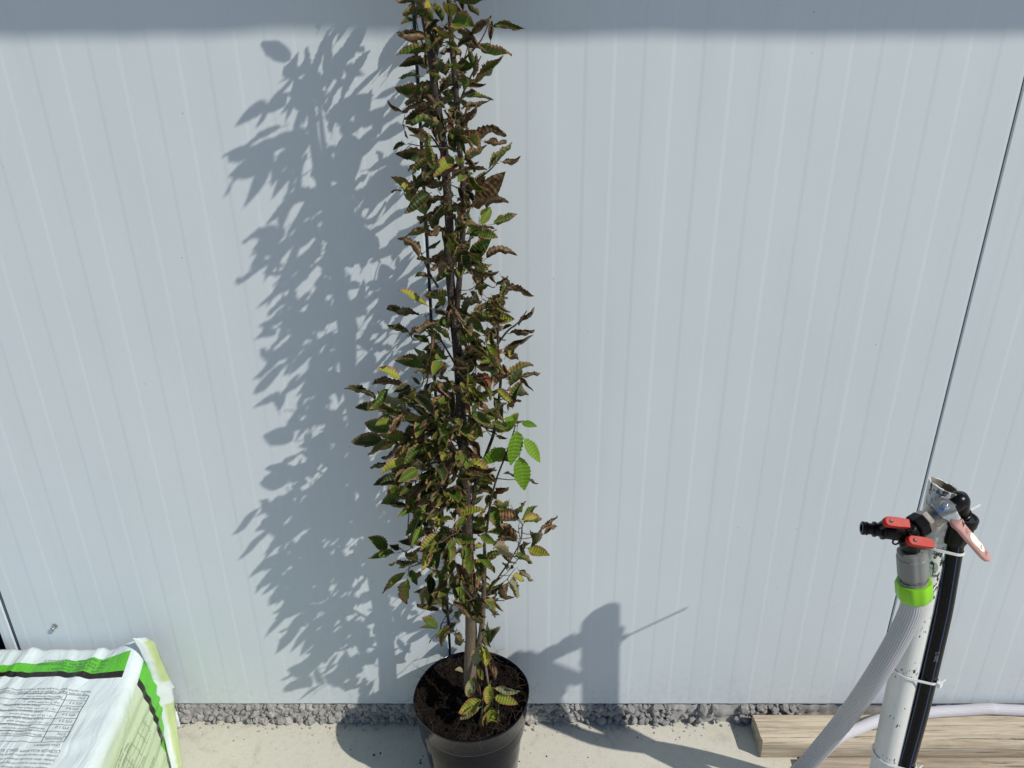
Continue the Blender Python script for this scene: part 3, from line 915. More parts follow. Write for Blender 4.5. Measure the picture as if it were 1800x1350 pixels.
LEAVES += C(660, 540, S6, [(1310, 110, 1090, 120, 'o'), (1510, 170, 1680, 0, 'bn'), (1345, 240, 1440, 190, 'o'), (1420, 280, 1680, 240, 'bn'), (1380, 430, 1670, 290, 'bn'), (1340, 480, 1510, 560, 'o'), (890, 350, 1110, 300, 'gw'), (980, 390, 1150, 400, 'b'), (780, 350, 560, 190, 'g'), (770, 230, 650, 160, 'o'), (560, 380, 400, 290, 'o'), (350, 270, 130, 190, 'o'), (370, 290, 560, 150, 'b'), (580, 480, 620, 270, 'bn'), (540, 600, 690, 420, 'y'), (530, 540, 410, 430, 'p'), (500, 620, 200, 560, 'g'), (260, 760, 10, 640, 'y'), (1060, 530, 1200, 420, 'o'), (1070, 630, 1240, 560, 'b'), (1150, 290, 1250, 230, 'bn'), (980, 700, 1050, 590, 'g'), (1080, 720, 1200, 910, 'r'), (1390, 740, 1350, 600, 'b'), (1420, 830, 1540, 640, 'o'), (1510, 720, 1670, 890, 'bn'), (1390, 880, 1620, 930, 'o'), (1290, 1080, 1390, 1000, 'o'), (1400, 1090, 1540, 990, 'b'), (940, 870, 1060, 850, 'r'), (1010, 920, 1240, 1100, 'rn'), (960, 960, 1010, 1160, 'rn'), (830, 780, 710, 800, 'b'), (700, 640, 560, 680, 'b'), (470, 820, 380, 730, 'g'), (380, 950, 430, 860, 'g'), (530, 870, 610, 1040, 'g'), (360, 1030, 570, 800, 'bn'), (400, 970, 290, 920, 'y'), (320, 1100, 20, 880, 'p'), (650, 1070, 810, 1100, 'g'), (260, 1160, 490, 1200, 'y'), (1110, 1090, 1260, 1160, 'o')])
LEAVES += C(600, 660, S3, [(360, 270, 40, 150, 'on'), (660, 130, 340, 100, 'bn'), (480, 340, 155, 355, 'o'), (500, 400, 380, 360, 'o'), (870, 560, 640, 450, 'g'), (890, 600, 1040, 470, 'g'), (1130, 760, 1050, 500, 'g'), (640, 500, 430, 540, 'o'), (430, 690, 105, 720, 'ow'), (680, 720, 400, 640, 'y'), (600, 740, 290, 855, 'y'), (760, 810, 540, 950, 'yw'), (760, 960, 530, 1070, 'g'), (700, 920, 800, 940, 'o'), (520, 955, 310, 1000, 'on'), (630, 1080, 345, 1180, 'ow'), (770, 1130, 580, 1140, 'p'), (760, 1160, 620, 1300, 'o'), (820, 1190, 700, 1340, 'gw'), (980, 1120, 810, 1110, 'g'), (1220, 960, 960, 640, 'bn'), (820, 680, 740, 570, 'p'), (790, 790, 680, 680, 'p'), (900, 970, 1030, 1040, 'g'), (1180, 700, 1040, 450, 'bn'), (500, 650, 590, 580, 'b')])
LEAVES += C(780, 660, S3, [(790, 600, 720, 970, 'f'), (870, 680, 1040, 940, 'f'), (820, 880, 870, 1240, 'f'), (750, 480, 680, 610, 'f'), (840, 510, 1010, 550, 'f'), (750, 480, 810, 410, 'f'), (760, 470, 640, 470, 'f'), (670, 790, 390, 960, 'f'), (770, 1110, 640, 1060, 'g'), (910, 1110, 1020, 1165, 'bn'), (240, 700, 390, 760, 'g'), (100, 800, 230, 960, 'g'), (170, 990, 410, 900, 'bn'), (220, 1010, 560, 985, 'b'), (210, 1110, 400, 1080, 'g'), (350, 1170, 500, 1160, 'g'), (480, 600, 590, 640, 'bn'), (560, 650, 690, 680, 'bn'), (540, 1330, 690, 1200, 'r'), (390, 1230, 560, 1310, 'b'), (450, 400, 550, 470, 'g')])
LEAVES += C(630, 860, S3, [(310, 640, 95, 515, 'g'), (390, 690, 110, 745, 'g'), (440, 650, 330, 600, 'o'), (560, 620, 430, 560, 'o'), (540, 830, 330, 820, 'o'), (640, 780, 500, 700, 'g'), (500, 900, 260, 1110, 'y'), (530, 980, 510, 1235, 'y'), (560, 870, 640, 1040, 'gw'), (760, 1080, 690, 1290, 'g'), (650, 330, 570, 590, 'o'), (520, 180, 310, 155, 'o'), (620, 70, 590, 220, 'gw'), (820, 480, 690, 640, 'gw'), (820, 620, 750, 800, 'g'), (970, 930, 820, 940, 'y'), (1040, 980, 980, 1090, 'g'), (1130, 1160, 1020, 1060, 'b'), (960, 1230, 790, 1130, 'ow'), (1030, 600, 890, 760, 'on'), (1000, 480, 910, 650, 'g'), (1090, 480, 1190, 580, 'g'), (1200, 1130, 1140, 1050, 'g'), (830, 1090, 600, 1110, 'o'), (540, 30, 435, 75, 'o'), (700, 420, 640, 480, 'p')])
LEAVES += C(800, 860, S3, [(660, 260, 750, 130, 'g'), (580, 180, 400, 160, 'g'), (720, 330, 890, 180, 'g'), (740, 350, 930, 330, 'y'), (700, 330, 380, 270, 'b'), (900, 470, 1100, 280, 'b'), (960, 480, 1100, 400, 'bn'), (650, 540, 460, 400, 'o'), (650, 520, 350, 460, 'g'), (790, 640, 1020, 715, 'yw'), (890, 490, 820, 620, 'o'), (640, 720, 830, 800, 'g'), (560, 730, 410, 630, 'p'), (660, 560, 500, 640, 'b'), (720, 690, 730, 560, 'o'), (680, 870, 845, 985, 'pn'), (620, 930, 740, 990, 'y'), (580, 1000, 695, 1140, 'p'), (530, 1180, 500, 1040, 'b'), (290, 1130, 460, 1060, 'o'), (410, 1340, 310, 1200, 'g'), (430, 1300, 450, 1150, 'p'), (520, 370, 400, 350, 'y'), (350, 480, 240, 490, 'b'), (300, 920, 390, 990, 'r'), (220, 900, 300, 1000, 'r'), (560, 870, 510, 790, 'o'), (600, 860, 620, 820, 'o')])
# wilted shoot hanging over the pot (these hang in front of the stem)
LOW = C(720, 1130, 230 / 1411, [(890, 690, 870, 960, 'yw'), (920, 590, 1130, 650, 'y'), (920, 490, 1140, 520, 'p'), (780, 620, 560, 740, 'y'), (750, 700, 570, 800, 'p'), (790, 680, 760, 960, 'pn'), (870, 650, 820, 760, 'g'), (960, 700, 890, 1000, 'pn'), (870, 450, 840, 640, 'y'), (690, 380, 640, 560, 'p'), (730, 260, 780, 380, 'g'), (800, 40, 830, 200, 'y'), (860, 210, 910, 370, 'b')]) + C(580, 850, 450 / 1215, [(728, 690, 758, 765, 'o'), (722, 770, 742, 858, 'y'), (706, 860, 726, 915, 'g'), (690, 915, 668, 985, 'p'), (760, 700, 740, 770, 'b'), (720, 700, 735, 690, 'o')]) + C(700, 1120, 260 / 1076, [(560, 290, 520, 415, 'g'), (575, 330, 600, 410, 'b'), (580, 210, 600, 295, 'g'), (640, 70, 640, 180, 'y'), (690, 180, 700, 290, 'b'), (590, 60, 560, 190, 'p'), (640, 0, 650, 55, 'g'), (470, 245, 420, 240, 'p')])
LEAVES += C(580, 850, 450 / 1215, [(510, 690, 450, 655, 'g'), (540, 690, 500, 740, 'g'), (590, 700, 530, 775, 'g'), (570, 690, 600, 655, 'o'), (595, 715, 620, 770, 'o'), (560, 630, 530, 590, 'g'), (590, 630, 620, 580, 'g'), (740, 700, 760, 760, 'o'), (680, 560, 720, 620, 'g'), (760, 560, 780, 620, 'p'), (480, 740, 470, 760, 'o')])

stuff_leaves = []     # (matrix, geometry, material key, random)
count_leaf = 0
camp = Vector((0, -D, H))
def leaf_kind(code):
    if code[0] == 'f': return 'fresh'
    if 'n' in code: return 'curl'
    if 'w' in code: return 'flat'
    if code[0] in 'br': return rl.choice(('mid', 'curl', 'curl'))
    if code[0] in 'py': return rl.choice(('flat', 'mid'))
    return rl.choice(('flat', 'mid', 'mid', 'mid', 'curl'))

def leaf_matrix(base, tip, up, wscale):
    ax = tip - base
    L = ax.length
    ax.normalize()
    n = (up - ax * up.dot(ax))
    n = n.normalized() if n.length > 1e-4 else ax.orthogonal().normalized()
    b = n.cross(ax)
    m = Matrix((ax * L, b * L * wscale, n * L * wscale)).transposed().to_4x4()
    m.translation = base
    return m

def put_leaf(base, tip, code, stuff=False, up=None):
    global count_leaf
    if tip.y > -0.006: tip.y = -0.006
    kind = leaf_kind(code)
    if up is None:
        view = (camp - base).normalized()
        k = rl.random()
        if kind == 'fresh': up = view * 0.8 + Vector((rl.uniform(0.0, 0.7), 0, rl.uniform(0.1, 0.5)))
        elif 'w' in code: up = view * 0.9 + Vector((rl.uniform(-0.5, 0.5), 0, 0.3))
        else: up = view * rl.uniform(0.0, 0.5) + Vector((0, 0, 1)) * rl.uniform(0.5, 1.0) + Vector((rl.uniform(-0.5, 0.6), rl.uniform(-0.4, 0.3), 0))
    m = leaf_matrix(base, tip, up, rl.uniform(0.85, 1.12))
    i = rl.randrange(len(LM[kind]))
    if stuff:
        stuff_leaves.append((m, LG[kind][i], code[0], rl.random()))
        return
    o = bpy.data.objects.new("leaf", LM[kind][i])
    COL.objects.link(o)
    o.matrix_local = m
    o.material_slots[0].link = 'OBJECT'
    o.material_slots[0].material = M['leaf_' + code[0]]
    adopt(o, tree)
    count_leaf += 1

def nearest_struct(p):
    best, bp, br = 1e9, None, 0
    for q, r in struct_pts:
        dz = q.z - p.z
        c = (q - p).length + max(0, dz) * 1.2
        if c < best: best, bp, br = c, q, r
    return bp, best, br

# decide a depth for every digitised leaf, then grow twigs from the stems to the leaf bases
todo = []
for (bx, by, tx, ty, code) in LEAVES:
    b0 = P(bx, by, SD)
    axis_x = P(main_px[0][0] - (1150 - by) * 0.045, by, SD).x
    side = b0.x - axis_x
    # canopy is round: leaves far out sideways sit near the axis depth, those in the middle in front or behind
    rad = 0.125 if by > 600 else 0.100
    room = math.sqrt(max(0.0009, rad * rad - min(abs(side), rad) ** 2))
    dd = SD + rl.uniform(-0.62, 1.0) * room * 0.9
    if code[0] == 'f': dd = 0.178 + rl.uniform(-0.006, 0.01)
    if code[0] == 'r': dd = SD + 0.01
    if abs(b0.x - axis_x) < 0.02 and code[0] in 'gy': dd = max(dd, SD + 0.018)
    dd = max(0.045, dd)
    base = P(bx, by, dd)
    tip0 = P(tx, ty, dd)
    pl = (tip0 - base).length
    want = max(pl * 1.02, rl.uniform(0.042, 0.055) if pl > 0.028 else pl * 1.2)
    dl = math.sqrt(max(0, want * want - pl * pl))
    sgn = 1 if (dd > SD - 0.015 and rl.random() < 0.8) else -1
    if 'n' in code: dl *= 0.5
    if code[0] == 'f': dl *= 0.3
    tip = P(tx, ty, max(0.03, dd + sgn * min(dl, 0.034)))
    todo.append((base, tip, code))
todo.sort(key=lambda t: nearest_struct(t[0])[1])
twigs = 0
for base, tip, code in todo:
    ax = (tip - base).normalized()
    pet = base - ax * 0.17 * (tip - base).length
    q, dist, r = nearest_struct(pet)
    gap = (q - pet).length
    if gap > 0.006:
        mid1 = q.lerp(pet, 0.35) + Vector((rl.uniform(-1, 1), rl.uniform(-1, 1), rl.uniform(-1.2, 0.2))) * gap * 0.08
        mid2 = q.lerp(pet, 0.72) + Vector((rl.uniform(-1, 1), rl.uniform(-1, 1), rl.uniform(-1.0, 0.3))) * gap * 0.06
        rr = min(0.0016, 0.0007 + gap * 0.012)
        sp = smooth_path([q, mid1, mid2, pet], 3)
        mk("twig", *tube(sp, [rr * (1 - 0.5 * i / (len(sp) - 1)) for i in range(len(sp))], 5, False), M['twig'], tree)
        for s_ in sp[1:]: struct_pts.append((s_, rr))
        twigs += 1
    put_leaf(base, tip, code)
for (bx, by, tx, ty, code) in LOW:
    tx, ty = bx + (tx - bx) * 1.18, by + (ty - by) * 1.18
    dd = 0.188 + rl.uniform(-0.006, 0.012)
    b = P(bx, by, dd); t = P(tx, ty, dd + 0.012)
    x, y = b.x - PX, b.y - PY
    if b.z < PZ: 
        b = GZ(bx, by, PZ + 0.020); t = GZ(tx, ty, PZ + 0.006)
    view = (camp - b).normalized()
    put_leaf(b, t, code, False, view + Vector((rl.uniform(-0.2, 0.5), 0, 0.5)))
# fillers inside the crown and the top that stands above the picture
rows = [(40, 730, 835), (150, 735, 845), (260, 730, 855), (340, 740, 870), (430, 750, 870), (520, 750, 905), (600, 745, 915), (660, 690, 915), (720, 670, 905), (770, 670, 880), (820, 690, 875), (870, 700, 860), (920, 715, 870), (970, 720, 890), (1010, 730, 890), (1040, 745, 880)]
wts = [34, 34, 34, 34, 34, 34, 36, 50, 62, 66, 66, 58, 48, 40, 32, 18]
codes = ['o', 'o', 'g', 'b', 'g', 'o', 'b', 'y', 'bn', 'gn', 'gn', 'on', 'bn', 'g']
codes_low = ['g', 'g', 'g', 'gn', 'o', 'o', 'y', 'b', 'g', 'gw', 'bn']
for (ry, xa, xb), nlf in zip(rows, wts):
    for k in range(nlf):
        px_ = rl.triangular(xa, xb); py_ = ry + rl.uniform(-45, 45)
        dd = SD + rl.uniform(-0.06, 0.10 if ry > 600 else 0.075)
        b = P(px_, py_, dd)
        out = Vector((b.x - P(800, py_, SD).x, b.y + SD, 0))
        dr = (out.normalized() if out.length > 1e-4 else Vector((1, 0, 0))) + Vector((rl.uniform(-0.8, 0.8), rl.uniform(-0.8, 0.8), rl.uniform(-0.9, 0.7)))
        put_leaf(b, b + dr.normalized() * rl.uniform(0.030, 0.050), rl.choice(codes if ry < 640 else codes_low), True)
for k in range(88):
    z = rl.uniform(P(760, 0, SD).z + 0.01, P(760, -250, SD).z)
    a = rl.uniform(0, 6.283); rr = rl.uniform(0.0, 0.095)
    b = Vector((P(755, -60, SD).x + rr * math.cos(a), -SD + max(-1.0, min(0.75, math.sin(a))) * rr, z))
    dr = Vector((math.cos(a), math.sin(a), rl.uniform(-0.5, 0.7))).normalized()
    put_leaf(b, b + dr * rl.uniform(0.034, 0.050), rl.choice(codes), True)
sv, sf, suv, smi, srn = [], [], [], [], []
keys = ['g', 'o', 'y', 'b', 'r', 'f', 'p']
for (m, (V, Fc, UV), code, rn) in stuff_leaves:
    o = len(sv)
    sv += [tuple(m @ p) for p in V]; suv += UV; srn += [rn] * len(V)
    sf += [tuple(i + o for i in q) for q in Fc]; smi += [keys.index(code)] * len(Fc)
me = bpy.data.meshes.new("foliage")
me.from_pydata(sv, [], sf)
for k in keys: me.materials.append(M['leaf_' + k])
me.polygons.foreach_set("material_index", smi)
me.polygons.foreach_set("use_smooth", [True] * len(sf))
uvl = me.uv_layers.new(name="UVMap")
for lp in me.loops: uvl.data[lp.index].uv = suv[lp.vertex_index]
at = me.attributes.new("rnd", 'FLOAT', 'POINT')
at.data.foreach_set("value", srn)
me.update()
o = link_mesh("foliage", me, None, tree); o["kind"] = "stuff"
print("leaves", count_leaf, "twigs", twigs, "stuff leaves", len(stuff_leaves))

# ================================================================== PEAT BAG
bag = empty("peat_bag", (-1.1, -0.3, 0), "full white and green printed plastic peat bag lying against the wall", "bag")
BZ = 0.258
CR = 0.024
def rx(d): return -0.868 + 0.150 * d
creases = [(-0.10, 0.0045, 0.010), (-0.155, 0.0030, 0.008), (-0.20, 0.0050, 0.011), (-0.262, 0.0060, 0.010), (-0.30, 0.0030, 0.007), (-0.335, 0.0068, 0.013), (-0.39, 0.004, 0.012), (-0.46, 0.005, 0.014), (-0.055, 0.003, 0.009)]
def bag_top(a, d):
    """a: metres to the left of the side edge (negative), d: metres from the wall"""
    z = BZ + 0.010 * math.exp(-((a + 0.25) / 0.25) ** 2) * math.sin(min(1, d / 0.3) * 1.57)
    z += 0.034 * math.exp(-(a / 0.040) ** 2) * max(0, 1 - d / 0.14) ** 1.5
    fade = 0.35 + 0.65 * math.exp(-((d - 0.06) / 0.13) ** 2)
    for (c, h, w) in creases:
        sh = c + 0.030 * math.sin(d * 6 + c * 40) - 0.05 * (d - 0.06)
        z += h * fade * (math.exp(-((a - sh) / w) ** 2) - 0.55 * math.exp(-((a - sh - 1.6 * w) / (1.1 * w)) ** 2))
    z += 0.004 * noise.noise(Vector((a * 9, d * 7, 3))) + 0.0016 * noise.noise(Vector((a * 30, d * 16, 8)))
    z += 0.0035 * noise.noise(Vector((a * 14 + d * 10, d * 26, 31))) * min(1, max(0, (d - 0.14) / 0.1))
    return z
def bag_side(z, d):
    """x of the side face at height z"""
    h = max(0.0, min(1.0, z / BZ))
    x = rx(d) + 0.012 * (1 - h) + 0.012 * math.sin(math.pi * (1 - h)) + 0.014 * max(0.0, 1 - z / 0.07) ** 2
    k = min(1, max(0, (1 - h) * 4))
    ph = z * 165 + 3.0 * noise.noise(Vector((z * 12, d * 4, 0)))
    x += 0.0042 * k * (abs((ph / 6.283) % 1 - 0.5) * 4 - 1) * (0.6 + 0.8 * noise.noise(Vector((z * 20, d * 3, 7))))
    x += 0.003 * noise.noise(Vector((z * 30, d * 10, 17)))
    return x
def bag_point(a, d):
    """a < 0 on top, 0..0.045 round the edge, beyond that down the side"""
    if a <= 0: return Vector((rx(d) - CR + a + 0.0, -d, bag_top(a, d)))
    zt = bag_top(0, d)
    arc = CR * math.pi / 2
    if a < arc:
        t = a / CR
        xs = bag_side(zt - CR, d)
        x0_ = rx(d) - CR
        return Vector((x0_ + (xs - x0_) * math.sin(t), -d, zt - CR * (1 - math.cos(t))))
    z = max(0.0, zt - CR - (a - arc))
    return Vector((bag_side(z, d), -d, z))
A = [-0.62 + 0.62 * i / 74 for i in range(75)] + [CR * math.pi / 2 * (i + 1) / 7 for i in range(7)] + [CR * math.pi / 2 + 0.235 * (i + 1) / 46 for i in range(46)]
ROWS = [(0.016, 0.0), (0.013, 0.4), (0.013, 0.75), (0.015, 0.90), (0.019, 0.955), (0.026, 0.985)] + [(0.034 + 0.526 * i / 74, 1.0) for i in range(75)] + [(0.575, 0.93), (0.59, 0.7), (0.595, 0.3), (0.59, 0.0)]
bv, buv, bf_ = [], [], []
for (d, zs) in ROWS:
    for a in A:
        p = bag_point(a, d)
        bv.append((p.x, p.y, p.z * zs)); buv.append((a, d))
n = len(A)
for j in range(len(ROWS) - 1):
    for i in range(n - 1):
        q = j * n + i
        bf_.append((q, q + n, q + n + 1, q + 1))
def with_uv(o, uvs):
    me = o.data
    uvl = me.uv_layers.new(name="UVMap")
    for lp in me.loops: uvl.data[lp.index].uv = uvs[lp.vertex_index]
    return o
film = with_uv(mk("bag_film", bv, bf_, M['bag'], bag), buv)

# sealed flap at the wall end: an upper fold that laps over a lower one
def ribbon(name, inner, outer, di, do, v0, v1, bulge, seed, sub=26, cross=9):
    def lerp_path(pts, t):
        x = t * (len(pts) - 1); k = min(int(x), len(pts) - 2); w = x - k
        return (pts[k][0] + (pts[k + 1][0] - pts[k][0]) * w, pts[k][1] + (pts[k + 1][1] - pts[k][1]) * w)
    def lerp1(q, t):
        if not isinstance(q, (list, tuple)): return q
        x = t * (len(q) - 1); k = min(int(x), len(q) - 2); return q[k] + (q[k + 1] - q[k]) * (x - k)
    vv, uu, fc = [], [], []
    for j in range(sub + 1):
        t = j / sub
        ip = lerp_path(inner, t); op = lerp_path(outer, t)
        a_ = P(ip[0], ip[1], lerp1(di, t)); b_ = P(op[0], op[1], lerp1(do, t))
        for k in range(cross + 1):
            s_ = k / cross
            p = a_.lerp(b_, s_)
            bul = bulge * math.sin(s_ * math.pi) + 0.0035 * noise.noise(Vector((s_ * 6 + seed, t * 2.2, seed))) + 0.0022 * noise.noise(Vector((s_ * 3, t * 14, seed + 5)))
            p = p + Vector((0.75, -0.55, 0.2)) * bul
            if p.z < 0.002: p.z = 0.002
            if p.y > -0.006: p.y = -0.006
            vv.append(p); uu.append((s_, v0 + (v1 - v0) * t))
    for j in range(sub):
        for k in range(cross):
            q = j * (cross + 1) + k
            fc.append((q, q + 1, q + cross + 2, q + cross + 1))
    o = with_uv(mk(name, vv, fc, M['flap'], bag), uu)
    sm_ = o.modifiers.new("film", 'SOLIDIFY'); sm_.thickness = 0.0012
    return o
ribbon("seal_flap", [(252, 1186), (262, 1208), (275, 1246), (285, 1283), (299, 1338), (310, 1392)], [(292, 1196), (303, 1212), (306, 1236), (309, 1262), (318, 1335), (326, 1392)], [0.070, 0.072, 0.078, 0.088, 0.128, 0.150], [0.040, 0.042, 0.048, 0.060, 0.112, 0.150], 0.35, 1.0, 0.004, 3.0)
ribbon("seal_flap", [(232, 1121), (244, 1140), (256, 1165), (262, 1190), (268, 1213)], [(254, 1119), (272, 1130), (284, 1160), (297, 1188), (307, 1211)], 0.062, 0.034, 0.0, 0.36, 0.009, 8.0)

# ---- print on the bag: letters follow the film
def text_mesh(body, size, bold=0.0):
    c = bpy.data.curves.new("letters", 'FONT')
    c.body = body; c.size = size; c.resolution_u = 2; c.offset = bold
    o = bpy.data.objects.new("letters", c)
    COL.objects.link(o)
    bpy.context.view_layer.update()
    me = bpy.data.meshes.new_from_object(o.evaluated_get(bpy.context.evaluated_depsgraph_get()))
    vs_ = [tuple(p.co) for p in me.vertices]; fs = [tuple(p.vertices) for p in me.polygons]
    bpy.data.objects.remove(o); bpy.data.curves.remove(c); bpy.data.meshes.remove(me)
    return vs_, fs
LIFT = 0.0007
def bag_normal(a, d):
    e = 0.002
    p = bag_point(a, d)
    nn = (bag_point(a + e, d) - p).cross(bag_point(a, d + e) - p)
    nn = nn.normalized() if nn.length > 1e-12 else Vector((0, 0, 1))
    return nn if nn.dot(Vector((0.6, -0.3, 0.8))) > 0 else -nn
def on_bag(mb, vs_, fs, fn):
    out = []
    for (x, y, z) in vs_:
        a, d = fn(x, y)
        out.append(bag_point(a, d) + bag_normal(a, d) * LIFT)
    mb.add(out, fs)
def print_top(mb, body, size, a_right, d_base, squeeze=1.0):
    """upside-down to the camera: reading runs to the left, the feet of the letters lie towards the wall"""
    vs_, fs = text_mesh(body, size)
    on_bag(mb, vs_, fs, lambda x, y: (a_right - x * squeeze, d_base + y))
def line_on(mb, a0, d0, a1, d1, w):
    n_ = max(2, int(math.hypot(a1 - a0, d1 - d0) / 0.006))
    l = math.hypot(a1 - a0, d1 - d0); nx, ny = -(d1 - d0) / l * w / 2, (a1 - a0) / l * w / 2
    vs_, fs = [], []
    for i in range(n_ + 1):
        t = i / n_
        a, d = a0 + (a1 - a0) * t, d0 + (d1 - d0) * t
        for s_ in (-1, 1):
            aa, dd = a + nx * s_, d + ny * s_
            vs_.append(bag_point(aa, dd) + bag_normal(aa, dd) * LIFT)
        if i: fs.append((2 * i - 2, 2 * i - 1, 2 * i + 1, 2 * i))
    mb.add(vs_, fs)
AD = MB()
for k, s_ in enumerate(["UAB \u201eLitoneri\u201c, Durpyno g. 1", "Klaip\u0117da 90335, Lietuva", "Tel. +370 46 48, Faks. +370 670 290059", "info@peatmosti.lt    www.peatmosti.lt"]):
    print_top(AD, s_, 0.0088, -0.060 + 0.004 * k, 0.0925 - 0.0092 * k, 1.05)
AD.build("printed_address", M['bagink'], film, False)
TB = MB()
# table: right border and rows
a_r, a_c = -0.055, -0.100
d_t, d_b = 0.163, 0.283
rowd = [d_t, 0.177, 0.193, 0.209, 0.225, 0.241, 0.257, 0.270, d_b]
skew = 0.0
for d in rowd:
    line_on(TB, a_r, d, -0.60, d + 0.004, 0.0010)
line_on(TB, a_r, d_t, a_r, d_b, 0.0016)
line_on(TB, a_c, d_t, a_c, d_b, 0.0014)
line_on(TB, -0.335, d_t + 0.012, -0.335, 0.262, 0.0012)
TB.build("printed_table", M['bagink'], film, False)
TX = MB()
for k, s_ in enumerate(["Substratas", "PTN", "PTS 1.0", "PTS 2.0", "PTS 3.0", "PTS 4.0", "PTS 3.3", "PTU"]):
    dm = (rowd[8 - k] + rowd[7 - k]) / 2 - 0.004
    print_top(TX, s_, 0.0085, a_r - 0.006, dm)
body = ["Naudojimas", "Skirtas sodinukams ir daigams auginti nat\u016braliai", "Naudojamas visiems vazoniniams augalams, darzo", "10 \u2013 15 cm arba ma\u017eesni vazonai (g\u0117l\u0117s, daigai)", "15 \u2013 18 cm arba didesni vazonai su drenazu (g\u0117l\u0117s)", "18 \u2013 25 cm arba didesni vazonai lauke (g\u0117l\u0117s)", "nuo 25 cm dideli augalai, medeliai (g\u0117l\u0117s)", "Papildomas humusas dirvozemiui gerinti"]
for k, s_ in enumerate(body):
    dm = (rowd[8 - k] + rowd[7 - k]) / 2
    if k == 0: print_top(TX, s_, 0.0085, -0.24, dm - 0.004)
    else:
        print_top(TX, s_[:len(s_) // 2 + 6], 0.0066, a_c - 0.006, dm + 0.001)
        print_top(TX, s_[len(s_) // 3:], 0.0066, a_c - 0.018 - 0.01 * (k % 3), dm - 0.0066)
for k, s_ in enumerate(["Taip pat tinka augal\u0173 mai\u0161ymui su kitais substratais, persodinimui ir g\u0117lynams", "Pastaba: naudoti pagal nurodyt\u0105 \u017eemi\u0173 mai\u0161in\u012f ir laistymo reikalavimus"]):
    print_top(TX, s_, 0.0072, a_r - 0.004 + 0.004 * k, d_t - 0.0125 + 0.0 + (k - 1) * -0.0075)
print_top(TX, "\u00dcr\u00fcn \u00f6zellikleri", 0.0080, a_r - 0.004, d_b + 0.006)
para = ["\u00c7\u0130\u00c7EKLER KULLANIM \u015eEKL\u0130: KULLANMADAN \u00d6NCE", "\u00e7i\u00e7ekler i\u00e7in toprak karisimi olarak kullanilir, saksi", "bitkiler dikim sirasinda yeterince su verilir ve gunes", "substrat serin ve kuru yerde saklanmali, karistirilarak", "fidelerin kokleri iyice kapatilir ve hafifce bastirilir", "Kullanma \u00f6ncesi: paket iyice karistirilmali ve nemli", "tutulmali, donmaya karsi korunmali, cocuklardan uzak", "yerde saklayin, urun tarihinden itibaren iki yil icinde", "SERAMAN: \u00fcretici firma adresi ambalajda yazilidir", "PEATMAN: seri numarasi ve tarih"]
for k, s_ in enumerate(para):
    print_top(TX, s_, 0.0080 if k in (0, 8) else 0.0072, a_r + 0.002 - 0.002 * k, d_b + 0.0185 + 0.0095 * k)
TX.build("printed_text", M['bagink'], film, False)
OV = MB()
ctr = (a_r - 0.030, d_b + 0.118)
vs_, fs = [], []
for k in range(28):
    t = 2 * math.pi * k / 28
    vs_.append((ctr[0] + 0.020 * math.cos(t), ctr[1] + 0.012 * math.sin(t), 0))
on_bag(OV, vs_, [tuple(range(28))], lambda x, y: (x, y))
OV.build("printed_oval", M['bagink'], film, False)
# print on the side face: lines run towards the camera
def print_side(mb, body, size, a_base, d_start):
    vs_, fs = text_mesh(body, size)
    on_bag(mb, vs_, fs, lambda x, y: (min(0.27, max(0.058, a_base - y)), d_start + x))
SL = MB()
sidetxt = [("UAB pagamintas durpi\u0173 substratas augalams auginti", 0.075, 0.245), ("sudetis: durpes, klintmiltai, trasos, dreginamoji", 0.083, 0.225), ("medziaga, organine medziaga sausoje masej", 0.091, 0.215), ("KULLANIM ALANI saksi cicekleri", 0.120, 0.235), ("azotas mg/l  N 120 - 220", 0.150, 0.200), ("fosforas mg/l  P2O5 130 - 220", 0.162, 0.190), ("laikyti sausoje vietoje, saugoti nuo sal\u010dio", 0.196, 0.165), ("partijos numeris nurodytas ant pakuot\u0117s", 0.206, 0.172)]
for s_, a0, d0 in sidetxt:
    print_side(SL, s_, 0.0078, a0, d0)
for a0 in (0.094, 0.110, 0.128, 0.142):
    line_on(SL, a0, 0.138 + (a0 - 0.09) * 0.2, a0, 0.42, 0.0009)
for d0 in (0.155, 0.185, 0.215, 0.25):
    line_on(SL, 0.096, d0, 0.142, d0 - 0.012, 0.0009)
SL.build("printed_side_text", M['bagink2'], film, False)

